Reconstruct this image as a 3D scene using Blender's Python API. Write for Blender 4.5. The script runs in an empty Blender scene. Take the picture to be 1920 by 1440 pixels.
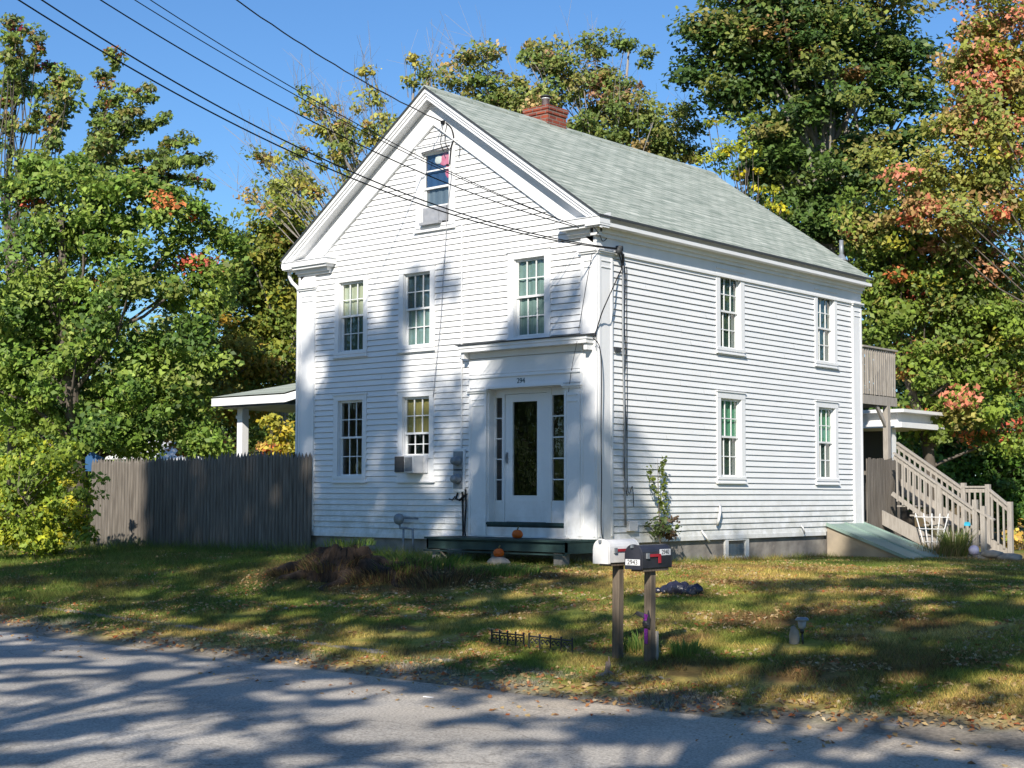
import bpy, math, random
import numpy as np
from mathutils import Matrix, Vector
random.seed(7)
rng = np.random.default_rng(7)
S = bpy.context.scene
COL = S.collection
R_ = math.radians
# ------------------------------------------------------------------ camera
CAM = np.array([13.8747, -18.0934, 0.7047]); FPX = 2772.34; PYC = 753.98
yaw, pit, rol = 0.7115, 0.0620, 0.0029
F = np.array([-math.sin(yaw)*math.cos(pit), math.cos(yaw)*math.cos(pit), math.sin(pit)])
R0 = np.array([math.cos(yaw), math.sin(yaw), 0.0]); U0 = np.cross(R0, F)
RV = R0*math.cos(rol)+U0*math.sin(rol); UV = -R0*math.sin(rol)+U0*math.cos(rol)
cd = bpy.data.cameras.new('camera'); cam = bpy.data.objects.new('camera', cd); COL.objects.link(cam)
M = Matrix.Identity(4)
for i in range(3):
    M[i][0] = RV[i]; M[i][1] = UV[i]; M[i][2] = -F[i]; M[i][3] = CAM[i]
cam.matrix_world = M
cd.sensor_width = 36; cd.lens = FPX/1920*36; cd.shift_y = (PYC-720)/1920
cd.clip_start = .1; cd.clip_end = 2000
S.camera = cam
# ------------------------------------------------------------------ sun, sky, exposure
SUN_EL = R_(32.0); SX, SY = .476, -.8795
w = bpy.data.worlds.new('World'); S.world = w; w.use_nodes = True
nt = w.node_tree; nt.nodes.clear()
sky = nt.nodes.new('ShaderNodeTexSky'); sky.sky_type = 'NISHITA'; sky.sun_disc = False
sky.sun_elevation = SUN_EL; sky.sun_rotation = math.atan2(SX, SY)
sky.altitude = 100; sky.air_density = 1.15; sky.dust_density = .3; sky.ozone_density = 2.2
bg = nt.nodes.new('ShaderNodeBackground'); bg.inputs[1].default_value = .08
wo = nt.nodes.new('ShaderNodeOutputWorld')
tint = nt.nodes.new('ShaderNodeMixRGB'); tint.blend_type = 'MULTIPLY'; tint.inputs[0].default_value = 1; tint.inputs[2].default_value = (.64, .97, 1.34, 1)
nt.links.new(sky.outputs[0], tint.inputs[1]); nt.links.new(tint.outputs[0], bg.inputs[0]); nt.links.new(bg.outputs[0], wo.inputs[0])
sd = bpy.data.lights.new('sun', 'SUN'); sd.energy = 5.0; sd.angle = R_(.53); sd.color = (1.0, .93, .83)
sun = bpy.data.objects.new('sun', sd); COL.objects.link(sun)
SV = Vector((SX*math.cos(SUN_EL), SY*math.cos(SUN_EL), math.sin(SUN_EL)))
sun.rotation_euler = SV.to_track_quat('Z', 'Y').to_euler(); sun.location = (20, -40, 40)
S.view_settings.view_transform = 'Standard'; S.view_settings.look = 'None'
S.view_settings.exposure = .46; S.view_settings.gamma = 1
S.cycles.max_bounces = 8; S.cycles.transparent_max_bounces = 12
S.cycles.use_adaptive_sampling = True

# ------------------------------------------------------------------ helpers
def ray(u, v): return F+(u-960)/FPX*RV+(PYC-v)/FPX*UV
def dep(u, v, d): return CAM+d*ray(u, v)
def onY(u, v, Y): d = ray(u, v); return CAM+(Y-CAM[1])/d[1]*d
def onX(u, v, X): d = ray(u, v); return CAM+(X-CAM[0])/d[0]*d
def vnoise(x, y, seed=0):
    x = np.asarray(x, float); y = np.asarray(y, float)
    xi = np.floor(x).astype(np.int64); yi = np.floor(y).astype(np.int64); fx = x-xi; fy = y-yi
    fx = fx*fx*(3-2*fx); fy = fy*fy*(3-2*fy)
    def h(a, b):
        n = (a*374761393+b*668265263+seed*974711) & 0xffffffff
        n = ((n ^ (n >> 13))*1274126177) & 0xffffffff
        return ((n ^ (n >> 16)) & 0xffff)/65535.0
    return (h(xi, yi)*(1-fx)+h(xi+1, yi)*fx)*(1-fy)+(h(xi, yi+1)*(1-fx)+h(xi+1, yi+1)*fx)*fy
def fbm(x, y, seed=0, o=4):
    s = 0; a = .5
    for i in range(o):
        s = s+a*vnoise(x*2**i, y*2**i, seed+i*17); a *= .5
    return s/(1-.5**o)
_py = [-400, -60, -17.5, -16.2, -8.45, -7.75, -5, -3, -1.5, 0, 10, 40, 400]
_pz = [-1.6, -1.3, -1.08, -1.004, -1.004, -.93, -.69, -.48, -.385, -.37, -.50, -.6, -.6]
def edge(x): return np.interp(x, [-40, -12, -3.4, 3.8, 7.4, 9.6, 13, 40], [-8.6, -8.0, -8.05, -8.4, -8.45, -7.9, -7.5, -7.5])
def curbY(x): return np.interp(x, [-40, -12, -5.4, 2.9, 5.8, 8, 40], [-7.4, -6.7, -6.85, -7.5, -7.7, -8.1, -9])
def H(x, y):
    x = np.asarray(x, float); y = np.asarray(y, float)
    z = np.interp(y, _py, _pz)
    z = z-.012*np.clip(-6-x, 0, 12)*(y > -8)
    z = z-.10*np.clip(x-2, 0, 6)/6*(y > -4)*np.clip((y+4)/4, 0, 1)
    m = np.clip((y+8.0)/1.0, 0, 1)
    z = z+.035*(fbm(x*.9, y*.9, 5)-.5)*m
    z = z+.16*np.exp(-(((x+2.6)/1.1)**2+((y+3.5)/.7)**2))+.12*np.exp(-(((x+.9)/1.6)**2+((y+3.0)/.7)**2))
    return z
def gp(u, v, dz=0.0):
    d = ray(u, v); t = 8.0
    while t < 60:
        P = CAM+t*d
        if P[2]-float(H(P[0], P[1])) < dz: return P
        t += .03
    return CAM+t*d

MATS = {}
def dirt(name, zlo, zhi, col, amt):
    t = MATS[name].node_tree; b = t.nodes['Principled BSDF']; src = b.inputs['Base Color'].links[0].from_socket
    tc = t.nodes.new('ShaderNodeTexCoord'); sx = t.nodes.new('ShaderNodeSeparateXYZ'); t.links.new(tc.outputs['Object'], sx.inputs[0])
    r = t.nodes.new('ShaderNodeMapRange'); r.inputs[1].default_value = zhi; r.inputs[2].default_value = zlo; r.inputs[3].default_value = 0; r.inputs[4].default_value = 1; t.links.new(sx.outputs[2], r.inputs[0])
    n = t.nodes.new('ShaderNodeTexNoise'); n.inputs['Scale'].default_value = 4; n.inputs['Detail'].default_value = 8; n.inputs['Roughness'].default_value = .7; t.links.new(tc.outputs['Object'], n.inputs[0])
    r2 = t.nodes.new('ShaderNodeMapRange'); r2.inputs[1].default_value = .38; r2.inputs[2].default_value = .62; t.links.new(n.outputs[0], r2.inputs[0])
    m = t.nodes.new('ShaderNodeMath'); m.operation = 'MULTIPLY'; t.links.new(r.outputs[0], m.inputs[0]); t.links.new(r2.outputs[0], m.inputs[1])
    m2 = t.nodes.new('ShaderNodeMath'); m2.operation = 'MULTIPLY'; m2.inputs[1].default_value = amt; t.links.new(m.outputs[0], m2.inputs[0])
    x = t.nodes.new('ShaderNodeMixRGB'); x.inputs[2].default_value = (*col, 1); t.links.new(m2.outputs[0], x.inputs[0]); t.links.new(src, x.inputs[1]); t.links.new(x.outputs[0], b.inputs['Base Color'])
def mat(name, c1, c2=None, scale=8.0, rough=.7, stretch=(1, 1, 1), detail=4, bump=0.0, bscale=None, c3=None, spec=.3, metal=0.0, contrast=.5, bstretch=None):
    m = bpy.data.materials.new(name); m.use_nodes = True; t = m.node_tree; b = t.nodes['Principled BSDF']
    b.inputs['Roughness'].default_value = rough; b.inputs['Metallic'].default_value = metal
    b.inputs['Specular IOR Level'].default_value = spec
    b.inputs['Base Color'].default_value = (*c1, 1)
    tc = t.nodes.new('ShaderNodeTexCoord'); mp = t.nodes.new('ShaderNodeMapping'); mp.inputs['Scale'].default_value = stretch
    t.links.new(tc.outputs['Object'], mp.inputs[0])
    if c2 is None: c2 = tuple(x*.86 for x in c1)
    n = t.nodes.new('ShaderNodeTexNoise'); n.inputs['Scale'].default_value = scale; n.inputs['Detail'].default_value = detail
    t.links.new(mp.outputs[0], n.inputs['Vector'])
    r = t.nodes.new('ShaderNodeValToRGB'); e = r.color_ramp.elements
    e[0].position = .5-contrast*.4; e[1].position = .5+contrast*.4; e[0].color = (*c1, 1); e[1].color = (*c2, 1)
    if c3: x = e.new(.5+contrast*.4+.12); x.color = (*c3, 1)
    t.links.new(n.outputs[0], r.inputs[0]); t.links.new(r.outputs[0], b.inputs['Base Color'])
    if bump:
        mp2 = mp
        if bstretch:
            mp2 = t.nodes.new('ShaderNodeMapping'); mp2.inputs['Scale'].default_value = bstretch; t.links.new(tc.outputs['Object'], mp2.inputs[0])
        n2 = t.nodes.new('ShaderNodeTexNoise'); n2.inputs['Scale'].default_value = bscale or scale*4; n2.inputs['Detail'].default_value = 5
        t.links.new(mp2.outputs[0], n2.inputs['Vector'])
        bp = t.nodes.new('ShaderNodeBump'); bp.inputs['Strength'].default_value = bump; bp.inputs['Distance'].default_value = .02
        t.links.new(n2.outputs[0], bp.inputs['Height']); t.links.new(bp.outputs[0], b.inputs['Normal'])
    MATS[name] = m; return m

mat('white_clapboard', (.80, .80, .79), (.70, .71, .71), 1.3, .55, (1, 1, 3.2), 7, .12, 30, contrast=.9, c3=(.60, .60, .585))
mat('white_trim', (.80, .80, .80), (.71, .72, .72), 2.2, .5, (1.6, 1.6, .6), 6, .08, 25, contrast=.8)
mat('old_trim', (.74, .73, .70), (.50, .47, .43), 5, .65, (1, 1, .4), 7, .2, 30, contrast=.6)
mat('sash_white', (.78, .79, .78), (.68, .69, .68), 8, .45)
mat('granite', (.30, .28, .25), (.17, .155, .14), 3.5, .9, detail=8, bump=.5, bscale=12, c3=(.36, .33, .28))
mat('concrete', (.40, .33, .24), (.27, .23, .18), 2.5, .9, detail=8, bump=.3, bscale=14)
mat('green_paint', (.028, .058, .055), (.016, .032, .030), 6, .6, bump=.1)
mat('hatch_green', (.27, .36, .31), (.20, .285, .25), 3, .5, (1, 1, 1), detail=6, bump=.1, c3=(.30, .40, .33))
mat('weathered_wood', (.205, .18, .152), (.085, .073, .060), 5, .85, (5, 5, .35), 7, .4, 9, contrast=.55, c3=(.29, .255, .22))
mat('deck_wood', (.42, .385, .34), (.25, .225, .195), 5, .8, (6, 6, 1), 6, .3, 9, contrast=.8)
mat('post_wood', (.19, .15, .11), (.085, .066, .05), 6, .85, (6, 6, .6), 7, .4, 10, contrast=.8, c3=(.36, .30, .23))
mat('bark', (.16, .135, .11), (.07, .06, .05), 5, .95, (4, 4, .8), 8, .7, 6, contrast=.8)
mat('bark_pale', (.34, .31, .27), (.17, .15, .13), 5, .9, (4, 4, .8), 8, .5, 6, contrast=.8)
mat('stump_wood', (.055, .038, .027), (.018, .013, .010), 9, .95, (2, 2, .6), 8, 1.0, 14, contrast=.7, c3=(.12, .08, .05))
mat('metal_grey', (.30, .32, .34), (.20, .22, .24), 9, .5, metal=.3)
mat('steel', (.62, .63, .64), (.50, .51, .52), 9, .35, metal=.3)
mat('cable_black', (.012, .012, .014), None, 5, .5)
mat('cable_grey', (.35, .35, .36), None, 5, .5)
mat('plastic_black', (.018, .018, .022), (.03, .03, .035), 9, .35, spec=.5)
mat('plastic_bag', (.016, .017, .03), (.035, .035, .06), 14, .25, spec=.6, bump=.8, bscale=16)
mat('mailbox_white', (.76, .75, .73), (.62, .61, .60), 7, .4, bump=.05)
mat('mailbox_black', (.022, .022, .03), (.035, .035, .045), 7, .38, spec=.5)
mat('flag_red', (.42, .03, .045), (.30, .02, .03), 9, .5)
mat('purple_foil', (.20, .02, .26), (.09, .01, .13), 40, .3, bump=.6, bscale=60, spec=.6)
mat('pumpkin', (.62, .13, .012), (.42, .075, .008), 6, .5)
mat('pumpkin_stem', (.12, .11, .05), None, 9, .8)
mat('paint_white', (.8, .8, .8), None, 5, .5)
mat('ink', (.015, .018, .02), None, 5, .6)
mat('number_green', (.03, .09, .10), None, 5, .6)
mat('ac_white', (.66, .66, .66), (.55, .56, .57), 6, .5)
mat('grille', (.10, .10, .10), (.06, .06, .06), 60, .6, (1, 1, 6))
mat('shade_cream', (.55, .56, .42), (.46, .48, .36), 3, .9, (9, 9, .5))
mat('shade_teal', (.27, .37, .355), (.16, .25, .245), 3, .9, (14, 14, .3))
mat('shade_blue', (.10, .16, .20), (.05, .09, .12), 3, .9, (12, 12, .4))
mat('shade_green', (.16, .42, .27), (.11, .32, .20), 3, .8, (10, 10, .4))
mat('shade_dark', (.07, .12, .10), (.04, .07, .06), 3, .8, (10, 10, .5))
mat('shade_yellow', (.40, .34, .13), (.28, .24, .09), 3, .9, (9, 9, .5))
mat('shade_bluegrey', (.17, .21, .26), (.11, .15, .20), 3, .9, (8, 8, .4))
mat('cloth_pink', (.70, .03, .16), (.75, .30, .40), 9, .8)
mat('cloth_blue', (.03, .09, .22), (.02, .05, .13), 3, .8)
mat('tarp_blue', (.02, .09, .22), None, 4, .5)
mat('rock', (.38, .34, .29), (.22, .20, .17), 6, .9, bump=.5)
mat('ball', (.55, .52, .62), (.30, .27, .45), 6, .3)
mat('cyan_plastic', (.05, .45, .65), None, 4, .4)
mat('lead', (.05, .055, .06), None, 5, .6)
mat('interior', (.10, .095, .085), None, 1, .9)
mat('driftwood', (.34, .26, .20), (.22, .16, .12), 9, .85, bump=.4)
mat('plastic_grille', (.085, .082, .08), (.055, .055, .055), 60, .7, (1, 1, 6))
mat('frost_glass', (.35, .36, .38), (.25, .26, .28), 9, .2)

dirt('white_clapboard', 0, .9, (.42, .42, .36), .7); dirt('white_trim', -.1, .8, (.45, .44, .38), .6); dirt('weathered_wood', -.6, .5, (.07, .075, .05), .7)
def brickmat():
    m = bpy.data.materials.new('chimney_brick'); m.use_nodes = True; t = m.node_tree; b = t.nodes['Principled BSDF']
    tc = t.nodes.new('ShaderNodeTexCoord'); geo = t.nodes.new('ShaderNodeNewGeometry')
    sx = t.nodes.new('ShaderNodeSeparateXYZ'); t.links.new(tc.outputs['Object'], sx.inputs[0])
    ad = t.nodes.new('ShaderNodeMath'); t.links.new(sx.outputs[0], ad.inputs[0]); t.links.new(sx.outputs[1], ad.inputs[1])
    cx = t.nodes.new('ShaderNodeCombineXYZ'); t.links.new(ad.outputs[0], cx.inputs[0]); t.links.new(sx.outputs[2], cx.inputs[1])
    br = t.nodes.new('ShaderNodeTexBrick'); t.links.new(cx.outputs[0], br.inputs['Vector'])
    br.inputs['Color1'].default_value = (.40, .085, .04, 1); br.inputs['Color2'].default_value = (.24, .05, .03, 1); br.inputs['Mortar'].default_value = (.28, .24, .2, 1)
    br.inputs['Scale'].default_value = 1; br.inputs['Brick Width'].default_value = .21; br.inputs['Row Height'].default_value = .072; br.inputs['Mortar Size'].default_value = .008
    n = t.nodes.new('ShaderNodeTexNoise'); n.inputs['Scale'].default_value = 9; t.links.new(tc.outputs['Object'], n.inputs[0])
    mx = t.nodes.new('ShaderNodeMixRGB'); mx.blend_type = 'MULTIPLY'; mx.inputs[0].default_value = .5
    t.links.new(br.outputs[0], mx.inputs[1]); t.links.new(n.outputs[0], mx.inputs[2]); t.links.new(mx.outputs[0], b.inputs['Base Color'])
    b.inputs['Roughness'].default_value = .9
    bp = t.nodes.new('ShaderNodeBump'); bp.inputs['Distance'].default_value = .01; bp.invert = True
    t.links.new(br.outputs['Fac'], bp.inputs['Height']); t.links.new(bp.outputs[0], b.inputs['Normal'])
    MATS['chimney_brick'] = m
brickmat()
def shinglemat():
    m = bpy.data.materials.new('roof_shingles'); m.use_nodes = True; t = m.node_tree; b = t.nodes['Principled BSDF']
    tc = t.nodes.new('ShaderNodeTexCoord'); sx = t.nodes.new('ShaderNodeSeparateXYZ'); t.links.new(tc.outputs['Object'], sx.inputs[0])
    cx = t.nodes.new('ShaderNodeCombineXYZ'); t.links.new(sx.outputs[1], cx.inputs[0]); 
    mz = t.nodes.new('ShaderNodeMath'); mz.operation = 'MULTIPLY'; mz.inputs[1].default_value = 1.73; t.links.new(sx.outputs[2], mz.inputs[0]); t.links.new(mz.outputs[0], cx.inputs[1])
    br = t.nodes.new('ShaderNodeTexBrick'); t.links.new(cx.outputs[0], br.inputs['Vector'])
    br.inputs['Color1'].default_value = (.42, .445, .405, 1); br.inputs['Color2'].default_value = (.345, .37, .335, 1); br.inputs['Mortar'].default_value = (.21, .255, .215, 1)
    br.inputs['Scale'].default_value = 1; br.inputs['Brick Width'].default_value = .31; br.inputs['Row Height'].default_value = .13; br.inputs['Mortar Size'].default_value = .010
    mp = t.nodes.new('ShaderNodeMapping'); mp.inputs['Scale'].default_value = (1.1, 7.5, 1); t.links.new(cx.outputs[0], mp.inputs[0])
    n = t.nodes.new('ShaderNodeTexNoise'); n.inputs['Scale'].default_value = 1.35; n.inputs['Detail'].default_value = 6; n.inputs['Roughness'].default_value = .62; t.links.new(mp.outputs[0], n.inputs[0])
    r = t.nodes.new('ShaderNodeValToRGB'); r.color_ramp.elements[0].position = .36; r.color_ramp.elements[1].position = .66
    r.color_ramp.elements[0].color = (.56, .62, .57, 1); r.color_ramp.elements[1].color = (1.3, 1.27, 1.22, 1); t.links.new(n.outputs[0], r.inputs[0])
    mx = t.nodes.new('ShaderNodeMixRGB'); mx.blend_type = 'MULTIPLY'; mx.inputs[0].default_value = .95
    t.links.new(br.outputs[0], mx.inputs[1]); t.links.new(r.outputs[0], mx.inputs[2]); t.links.new(mx.outputs[0], b.inputs['Base Color'])
    b.inputs['Roughness'].default_value = .8
    bp = t.nodes.new('ShaderNodeBump'); bp.inputs['Distance'].default_value = .015; bp.inputs['Strength'].default_value = .7; bp.invert = True
    t.links.new(br.outputs['Fac'], bp.inputs['Height']); t.links.new(bp.outputs[0], b.inputs['Normal'])
    MATS['roof_shingles'] = m
shinglemat()
def glassmat():
    m = bpy.data.materials.new('window_glass'); m.use_nodes = True; t = m.node_tree; t.nodes.clear()
    o = t.nodes.new('ShaderNodeOutputMaterial'); mx = t.nodes.new('ShaderNodeMixShader'); lw = t.nodes.new('ShaderNodeLayerWeight'); lw.inputs[0].default_value = .5; pw = t.nodes.new('ShaderNodeMath'); pw.operation = 'POWER'; pw.inputs[1].default_value = 3.5; t.links.new(lw.outputs['Facing'], pw.inputs[0])
    fr = t.nodes.new('ShaderNodeMath'); fr.operation = 'MULTIPLY_ADD'; fr.inputs[1].default_value = .85; fr.inputs[2].default_value = .10; t.links.new(pw.outputs[0], fr.inputs[0])
    tr = t.nodes.new('ShaderNodeBsdfTransparent'); tr.inputs[0].default_value = (.86, .9, .88, 1)
    gl = t.nodes.new('ShaderNodeBsdfGlossy'); gl.inputs['Roughness'].default_value = .01
    n = t.nodes.new('ShaderNodeTexNoise'); n.inputs['Scale'].default_value = 3.0; tc = t.nodes.new('ShaderNodeTexCoord'); t.links.new(tc.outputs['Object'], n.inputs[0])
    bp = t.nodes.new('ShaderNodeBump'); bp.inputs['Distance'].default_value = .01; bp.inputs['Strength'].default_value = .3
    t.links.new(n.outputs[0], bp.inputs['Height']); t.links.new(bp.outputs[0], gl.inputs['Normal'])
    t.links.new(fr.outputs[0], mx.inputs[0]); t.links.new(tr.outputs[0], mx.inputs[1]); t.links.new(gl.outputs[0], mx.inputs[2]); t.links.new(mx.outputs[0], o.inputs[0])
    MATS['window_glass'] = m
glassmat()
def attrmat(name, rough=.7, transl=0.0, attr='Col', spec=.25, sn=0.0, sscale=200, bump=0.0, fine=None):
    m = bpy.data.materials.new(name); m.use_nodes = True; t = m.node_tree; b = t.nodes['Principled BSDF']
    a = t.nodes.new('ShaderNodeAttribute'); a.attribute_name = attr
    col = a.outputs['Color']
    b.inputs['Roughness'].default_value = rough; b.inputs['Specular IOR Level'].default_value = spec
    if sn:
        tc = t.nodes.new('ShaderNodeTexCoord'); n = t.nodes.new('ShaderNodeTexNoise'); n.inputs['Scale'].default_value = sscale; n.inputs['Detail'].default_value = 6; n.inputs['Roughness'].default_value = .7
        t.links.new(tc.outputs['Object'], n.inputs[0])
        r = t.nodes.new('ShaderNodeMapRange'); r.inputs[1].default_value = .3; r.inputs[2].default_value = .7; r.inputs[3].default_value = 1-sn; r.inputs[4].default_value = 1+sn; t.links.new(n.outputs[0], r.inputs[0])
        mx = t.nodes.new('ShaderNodeVectorMath'); mx.operation = 'SCALE'; t.links.new(col, mx.inputs[0]); t.links.new(r.outputs[0], mx.inputs['Scale']); col = mx.outputs[0]
        if bump:
            bp = t.nodes.new('ShaderNodeBump'); bp.inputs['Distance'].default_value = .01; bp.inputs['Strength'].default_value = bump
            t.links.new(n.outputs[0], bp.inputs['Height']); t.links.new(bp.outputs[0], b.inputs['Normal'])
    t.links.new(col, b.inputs['Base Color'])
    if transl:
        o = t.nodes['Material Output']; tl = t.nodes.new('ShaderNodeBsdfTranslucent'); t.links.new(col, tl.inputs[0])
        mx = t.nodes.new('ShaderNodeMixShader'); mx.inputs[0].default_value = transl
        t.links.new(b.outputs[0], mx.inputs[1]); t.links.new(tl.outputs[0], mx.inputs[2]); t.links.new(mx.outputs[0], o.inputs[0])
    MATS[name] = m
attrmat('leaf', .55, .38, spec=.4)
attrmat('grass', .7, .25)
attrmat('litter', .8, .1)
attrmat('ground', .95, 0, sn=.45, sscale=28, bump=.6, spec=.1)
attrmat('asphalt', .9, 0, sn=.55, sscale=48, bump=.6, spec=.15)
def cracks():
    t = MATS['asphalt'].node_tree; b = t.nodes['Principled BSDF']; src = b.inputs['Base Color'].links[0].from_socket
    tc = t.nodes.new('ShaderNodeTexCoord'); n = t.nodes.new('ShaderNodeTexNoise'); n.inputs['Scale'].default_value = 1.3; n.inputs['Detail'].default_value = 5; t.links.new(tc.outputs['Object'], n.inputs[0])
    ad = t.nodes.new('ShaderNodeVectorMath'); ad.operation = 'MULTIPLY_ADD'; ad.inputs[1].default_value = (1.4, 1.4, 0); t.links.new(n.outputs['Color'], ad.inputs[0]); t.links.new(tc.outputs['Object'], ad.inputs[2])
    v = t.nodes.new('ShaderNodeTexVoronoi'); v.feature = 'DISTANCE_TO_EDGE'; v.inputs['Scale'].default_value = .42; t.links.new(ad.outputs[0], v.inputs[0])
    r = t.nodes.new('ShaderNodeMapRange'); r.inputs[1].default_value = 0; r.inputs[2].default_value = .012; r.inputs[3].default_value = .72; r.inputs[4].default_value = 1; t.links.new(v.outputs[0], r.inputs[0])
    n2 = t.nodes.new('ShaderNodeTexNoise'); n2.inputs['Scale'].default_value = .7; n2.inputs['Detail'].default_value = 6; t.links.new(tc.outputs['Object'], n2.inputs[0])
    r2 = t.nodes.new('ShaderNodeMapRange'); r2.inputs[1].default_value = .3; r2.inputs[2].default_value = .7; r2.inputs[3].default_value = .78; r2.inputs[4].default_value = 1.15; t.links.new(n2.outputs[0], r2.inputs[0])
    m = t.nodes.new('ShaderNodeMath'); m.operation = 'MULTIPLY'; t.links.new(r.outputs[0], m.inputs[0]); t.links.new(r2.outputs[0], m.inputs[1])
    s = t.nodes.new('ShaderNodeVectorMath'); s.operation = 'SCALE'; t.links.new(src, s.inputs[0]); t.links.new(m.outputs[0], s.inputs['Scale']); t.links.new(s.outputs[0], b.inputs['Base Color'])
cracks()

LOC = {}
def tag(o, label=None, cat=None, group=None, kind=None):
    if label: o['label'] = label
    if cat: o['category'] = cat
    if group: o['group'] = group
    if kind: o['kind'] = kind
    return o
def empty(name, loc, label, cat, group=None):
    o = bpy.data.objects.new(name, None); COL.objects.link(o); o.location = loc; LOC[o.name] = Vector(loc); o.empty_display_size = .2
    return tag(o, label, cat, group)
def link(name, me, parent=None):
    o = bpy.data.objects.new(name, me); COL.objects.link(o)
    if parent is not None:
        o.parent = parent; LOC[o.name] = LOC[parent.name]
    else: LOC[o.name] = Vector((0, 0, 0))
    return o
class MB:
    def __init__(s): s.v = []; s.f = []
    def quad(s, a, b, c, d):
        n = len(s.v); s.v += [tuple(a), tuple(b), tuple(c), tuple(d)]; s.f.append((n, n+1, n+2, n+3)); return s
    def tri(s, a, b, c):
        n = len(s.v); s.v += [tuple(a), tuple(b), tuple(c)]; s.f.append((n, n+1, n+2)); return s
    def box(s, a, b, T=None):
        x0, x1 = sorted((a[0], b[0])); y0, y1 = sorted((a[1], b[1])); z0, z1 = sorted((a[2], b[2])); n = len(s.v)
        P = [(x0, y0, z0), (x1, y0, z0), (x1, y1, z0), (x0, y1, z0), (x0, y0, z1), (x1, y0, z1), (x1, y1, z1), (x0, y1, z1)]
        if T: P = [tuple(T(*q)) for q in P]
        s.v += P; s.f += [tuple(n+i for i in q) for q in ((0, 3, 2, 1), (4, 5, 6, 7), (0, 1, 5, 4), (1, 2, 6, 5), (2, 3, 7, 6), (3, 0, 4, 7))]; return s
    def prism(s, poly, vec):   # closed polygon (3D points) extruded by vec
        n = len(s.v); k = len(poly); s.v += [tuple(p) for p in poly]+[tuple(p[i]+vec[i] for i in range(3)) for p in poly]
        s.f.append(tuple(n+i for i in range(k))); s.f.append(tuple(n+k+i for i in reversed(range(k))))
        for i in range(k): j = (i+1) % k; s.f.append((n+i, n+j, n+k+j, n+k+i))
        return s
    def beam(s, a, b, wd, h, up=(0, 0, 1)):
        a = Vector(a); b = Vector(b); d = (b-a).normalized(); r = d.cross(Vector(up))
        if r.length < 1e-4: r = Vector((1, 0, 0))
        r.normalize(); u = r.cross(d).normalized(); n = len(s.v)
        for p in (a, b):
            for i, j in ((-1, -1), (1, -1), (1, 1), (-1, 1)): s.v.append(tuple(p+r*wd/2*i+u*h/2*j))
        s.f += [tuple(n+i for i in q) for q in ((0, 1, 2, 3), (7, 6, 5, 4), (0, 4, 5, 1), (1, 5, 6, 2), (2, 6, 7, 3), (3, 7, 4, 0))]; return s
    def tube(s, pts, r, k=6, r1=None, cap=True):
        pts = [Vector(p) for p in pts]; m = len(pts); n = len(s.v); prev = None
        for i, p in enumerate(pts):
            d = (pts[min(i+1, m-1)]-pts[max(i-1, 0)]).normalized()
            x = d.cross(Vector((0, 0, 1))) if abs(d.z) < .95 else d.cross(Vector((1, 0, 0)))
            x.normalize()
            if prev is not None and x.dot(prev) < 0: x = -x
            prev = x; y = d.cross(x)
            rr = r[i] if isinstance(r, (list, tuple)) else (r if r1 is None else r+(r1-r)*i/(m-1))
            for j in range(k):
                a = 2*math.pi*j/k; s.v.append(tuple(p+x*rr*math.cos(a)+y*rr*math.sin(a)))
        for i in range(m-1):
            for j in range(k):
                j2 = (j+1) % k; s.f.append((n+i*k+j, n+i*k+j2, n+(i+1)*k+j2, n+(i+1)*k+j))
        if cap: s.f.append(tuple(n+j for j in reversed(range(k)))); s.f.append(tuple(n+(m-1)*k+j for j in range(k)))
        return s
    def lathe(s, c, prof, k=16, axis='z', flute=None):
        n = len(s.v); m = len(prof)
        for r, h in prof:
            for j in range(k):
                a = 2*math.pi*j/k; q = r*(flute(a) if flute else 1)
                p = (q*math.cos(a), q*math.sin(a), h)
                if axis == 'y': p = (p[0], p[2], p[1])
                if axis == 'x': p = (p[2], p[0], p[1])
                s.v.append((c[0]+p[0], c[1]+p[1], c[2]+p[2]))
        for i in range(m-1):
            for j in range(k): j2 = (j+1) % k; s.f.append((n+i*k+j, n+i*k+j2, n+(i+1)*k+j2, n+(i+1)*k+j))
        s.f.append(tuple(n+j for j in reversed(range(k)))); s.f.append(tuple(n+(m-1)*k+j for j in range(k))); return s
    def blob(s, c, r, seed=0, k=14, amp=.25, fr=2.0):
        n = len(s.v); m = k//2+1
        for i in range(m):
            th = math.pi*i/(m-1)
            for j in range(k):
                ph = 2*math.pi*j/k; d = (math.sin(th)*math.cos(ph), math.sin(th)*math.sin(ph), math.cos(th))
                q = 1+amp*(float(fbm(d[0]*fr+5+d[2]*3, d[1]*fr+9+d[2]*2, seed))-.5)*2
                s.v.append((c[0]+r[0]*d[0]*q, c[1]+r[1]*d[1]*q, c[2]+r[2]*d[2]*q))
        for i in range(m-1):
            for j in range(k): j2 = (j+1) % k; s.f.append((n+i*k+j, n+(i+1)*k+j, n+(i+1)*k+j2, n+i*k+j2))
        return s
    def build(s, name, material, parent=None, smooth=False, bevel=0):
        off = LOC[parent.name] if parent is not None else (0, 0, 0)
        me = bpy.data.meshes.new(name); me.from_pydata([(p[0]-off[0], p[1]-off[1], p[2]-off[2]) for p in s.v], [], s.f); me.update()
        me.materials.append(MATS[material])
        if smooth:
            for p in me.polygons: p.use_smooth = True
        o = link(name, me, parent)
        if bevel:
            b = o.modifiers.new('b', 'BEVEL'); b.width = bevel; b.segments = 2; b.limit_method = 'ANGLE'
        return o
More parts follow.
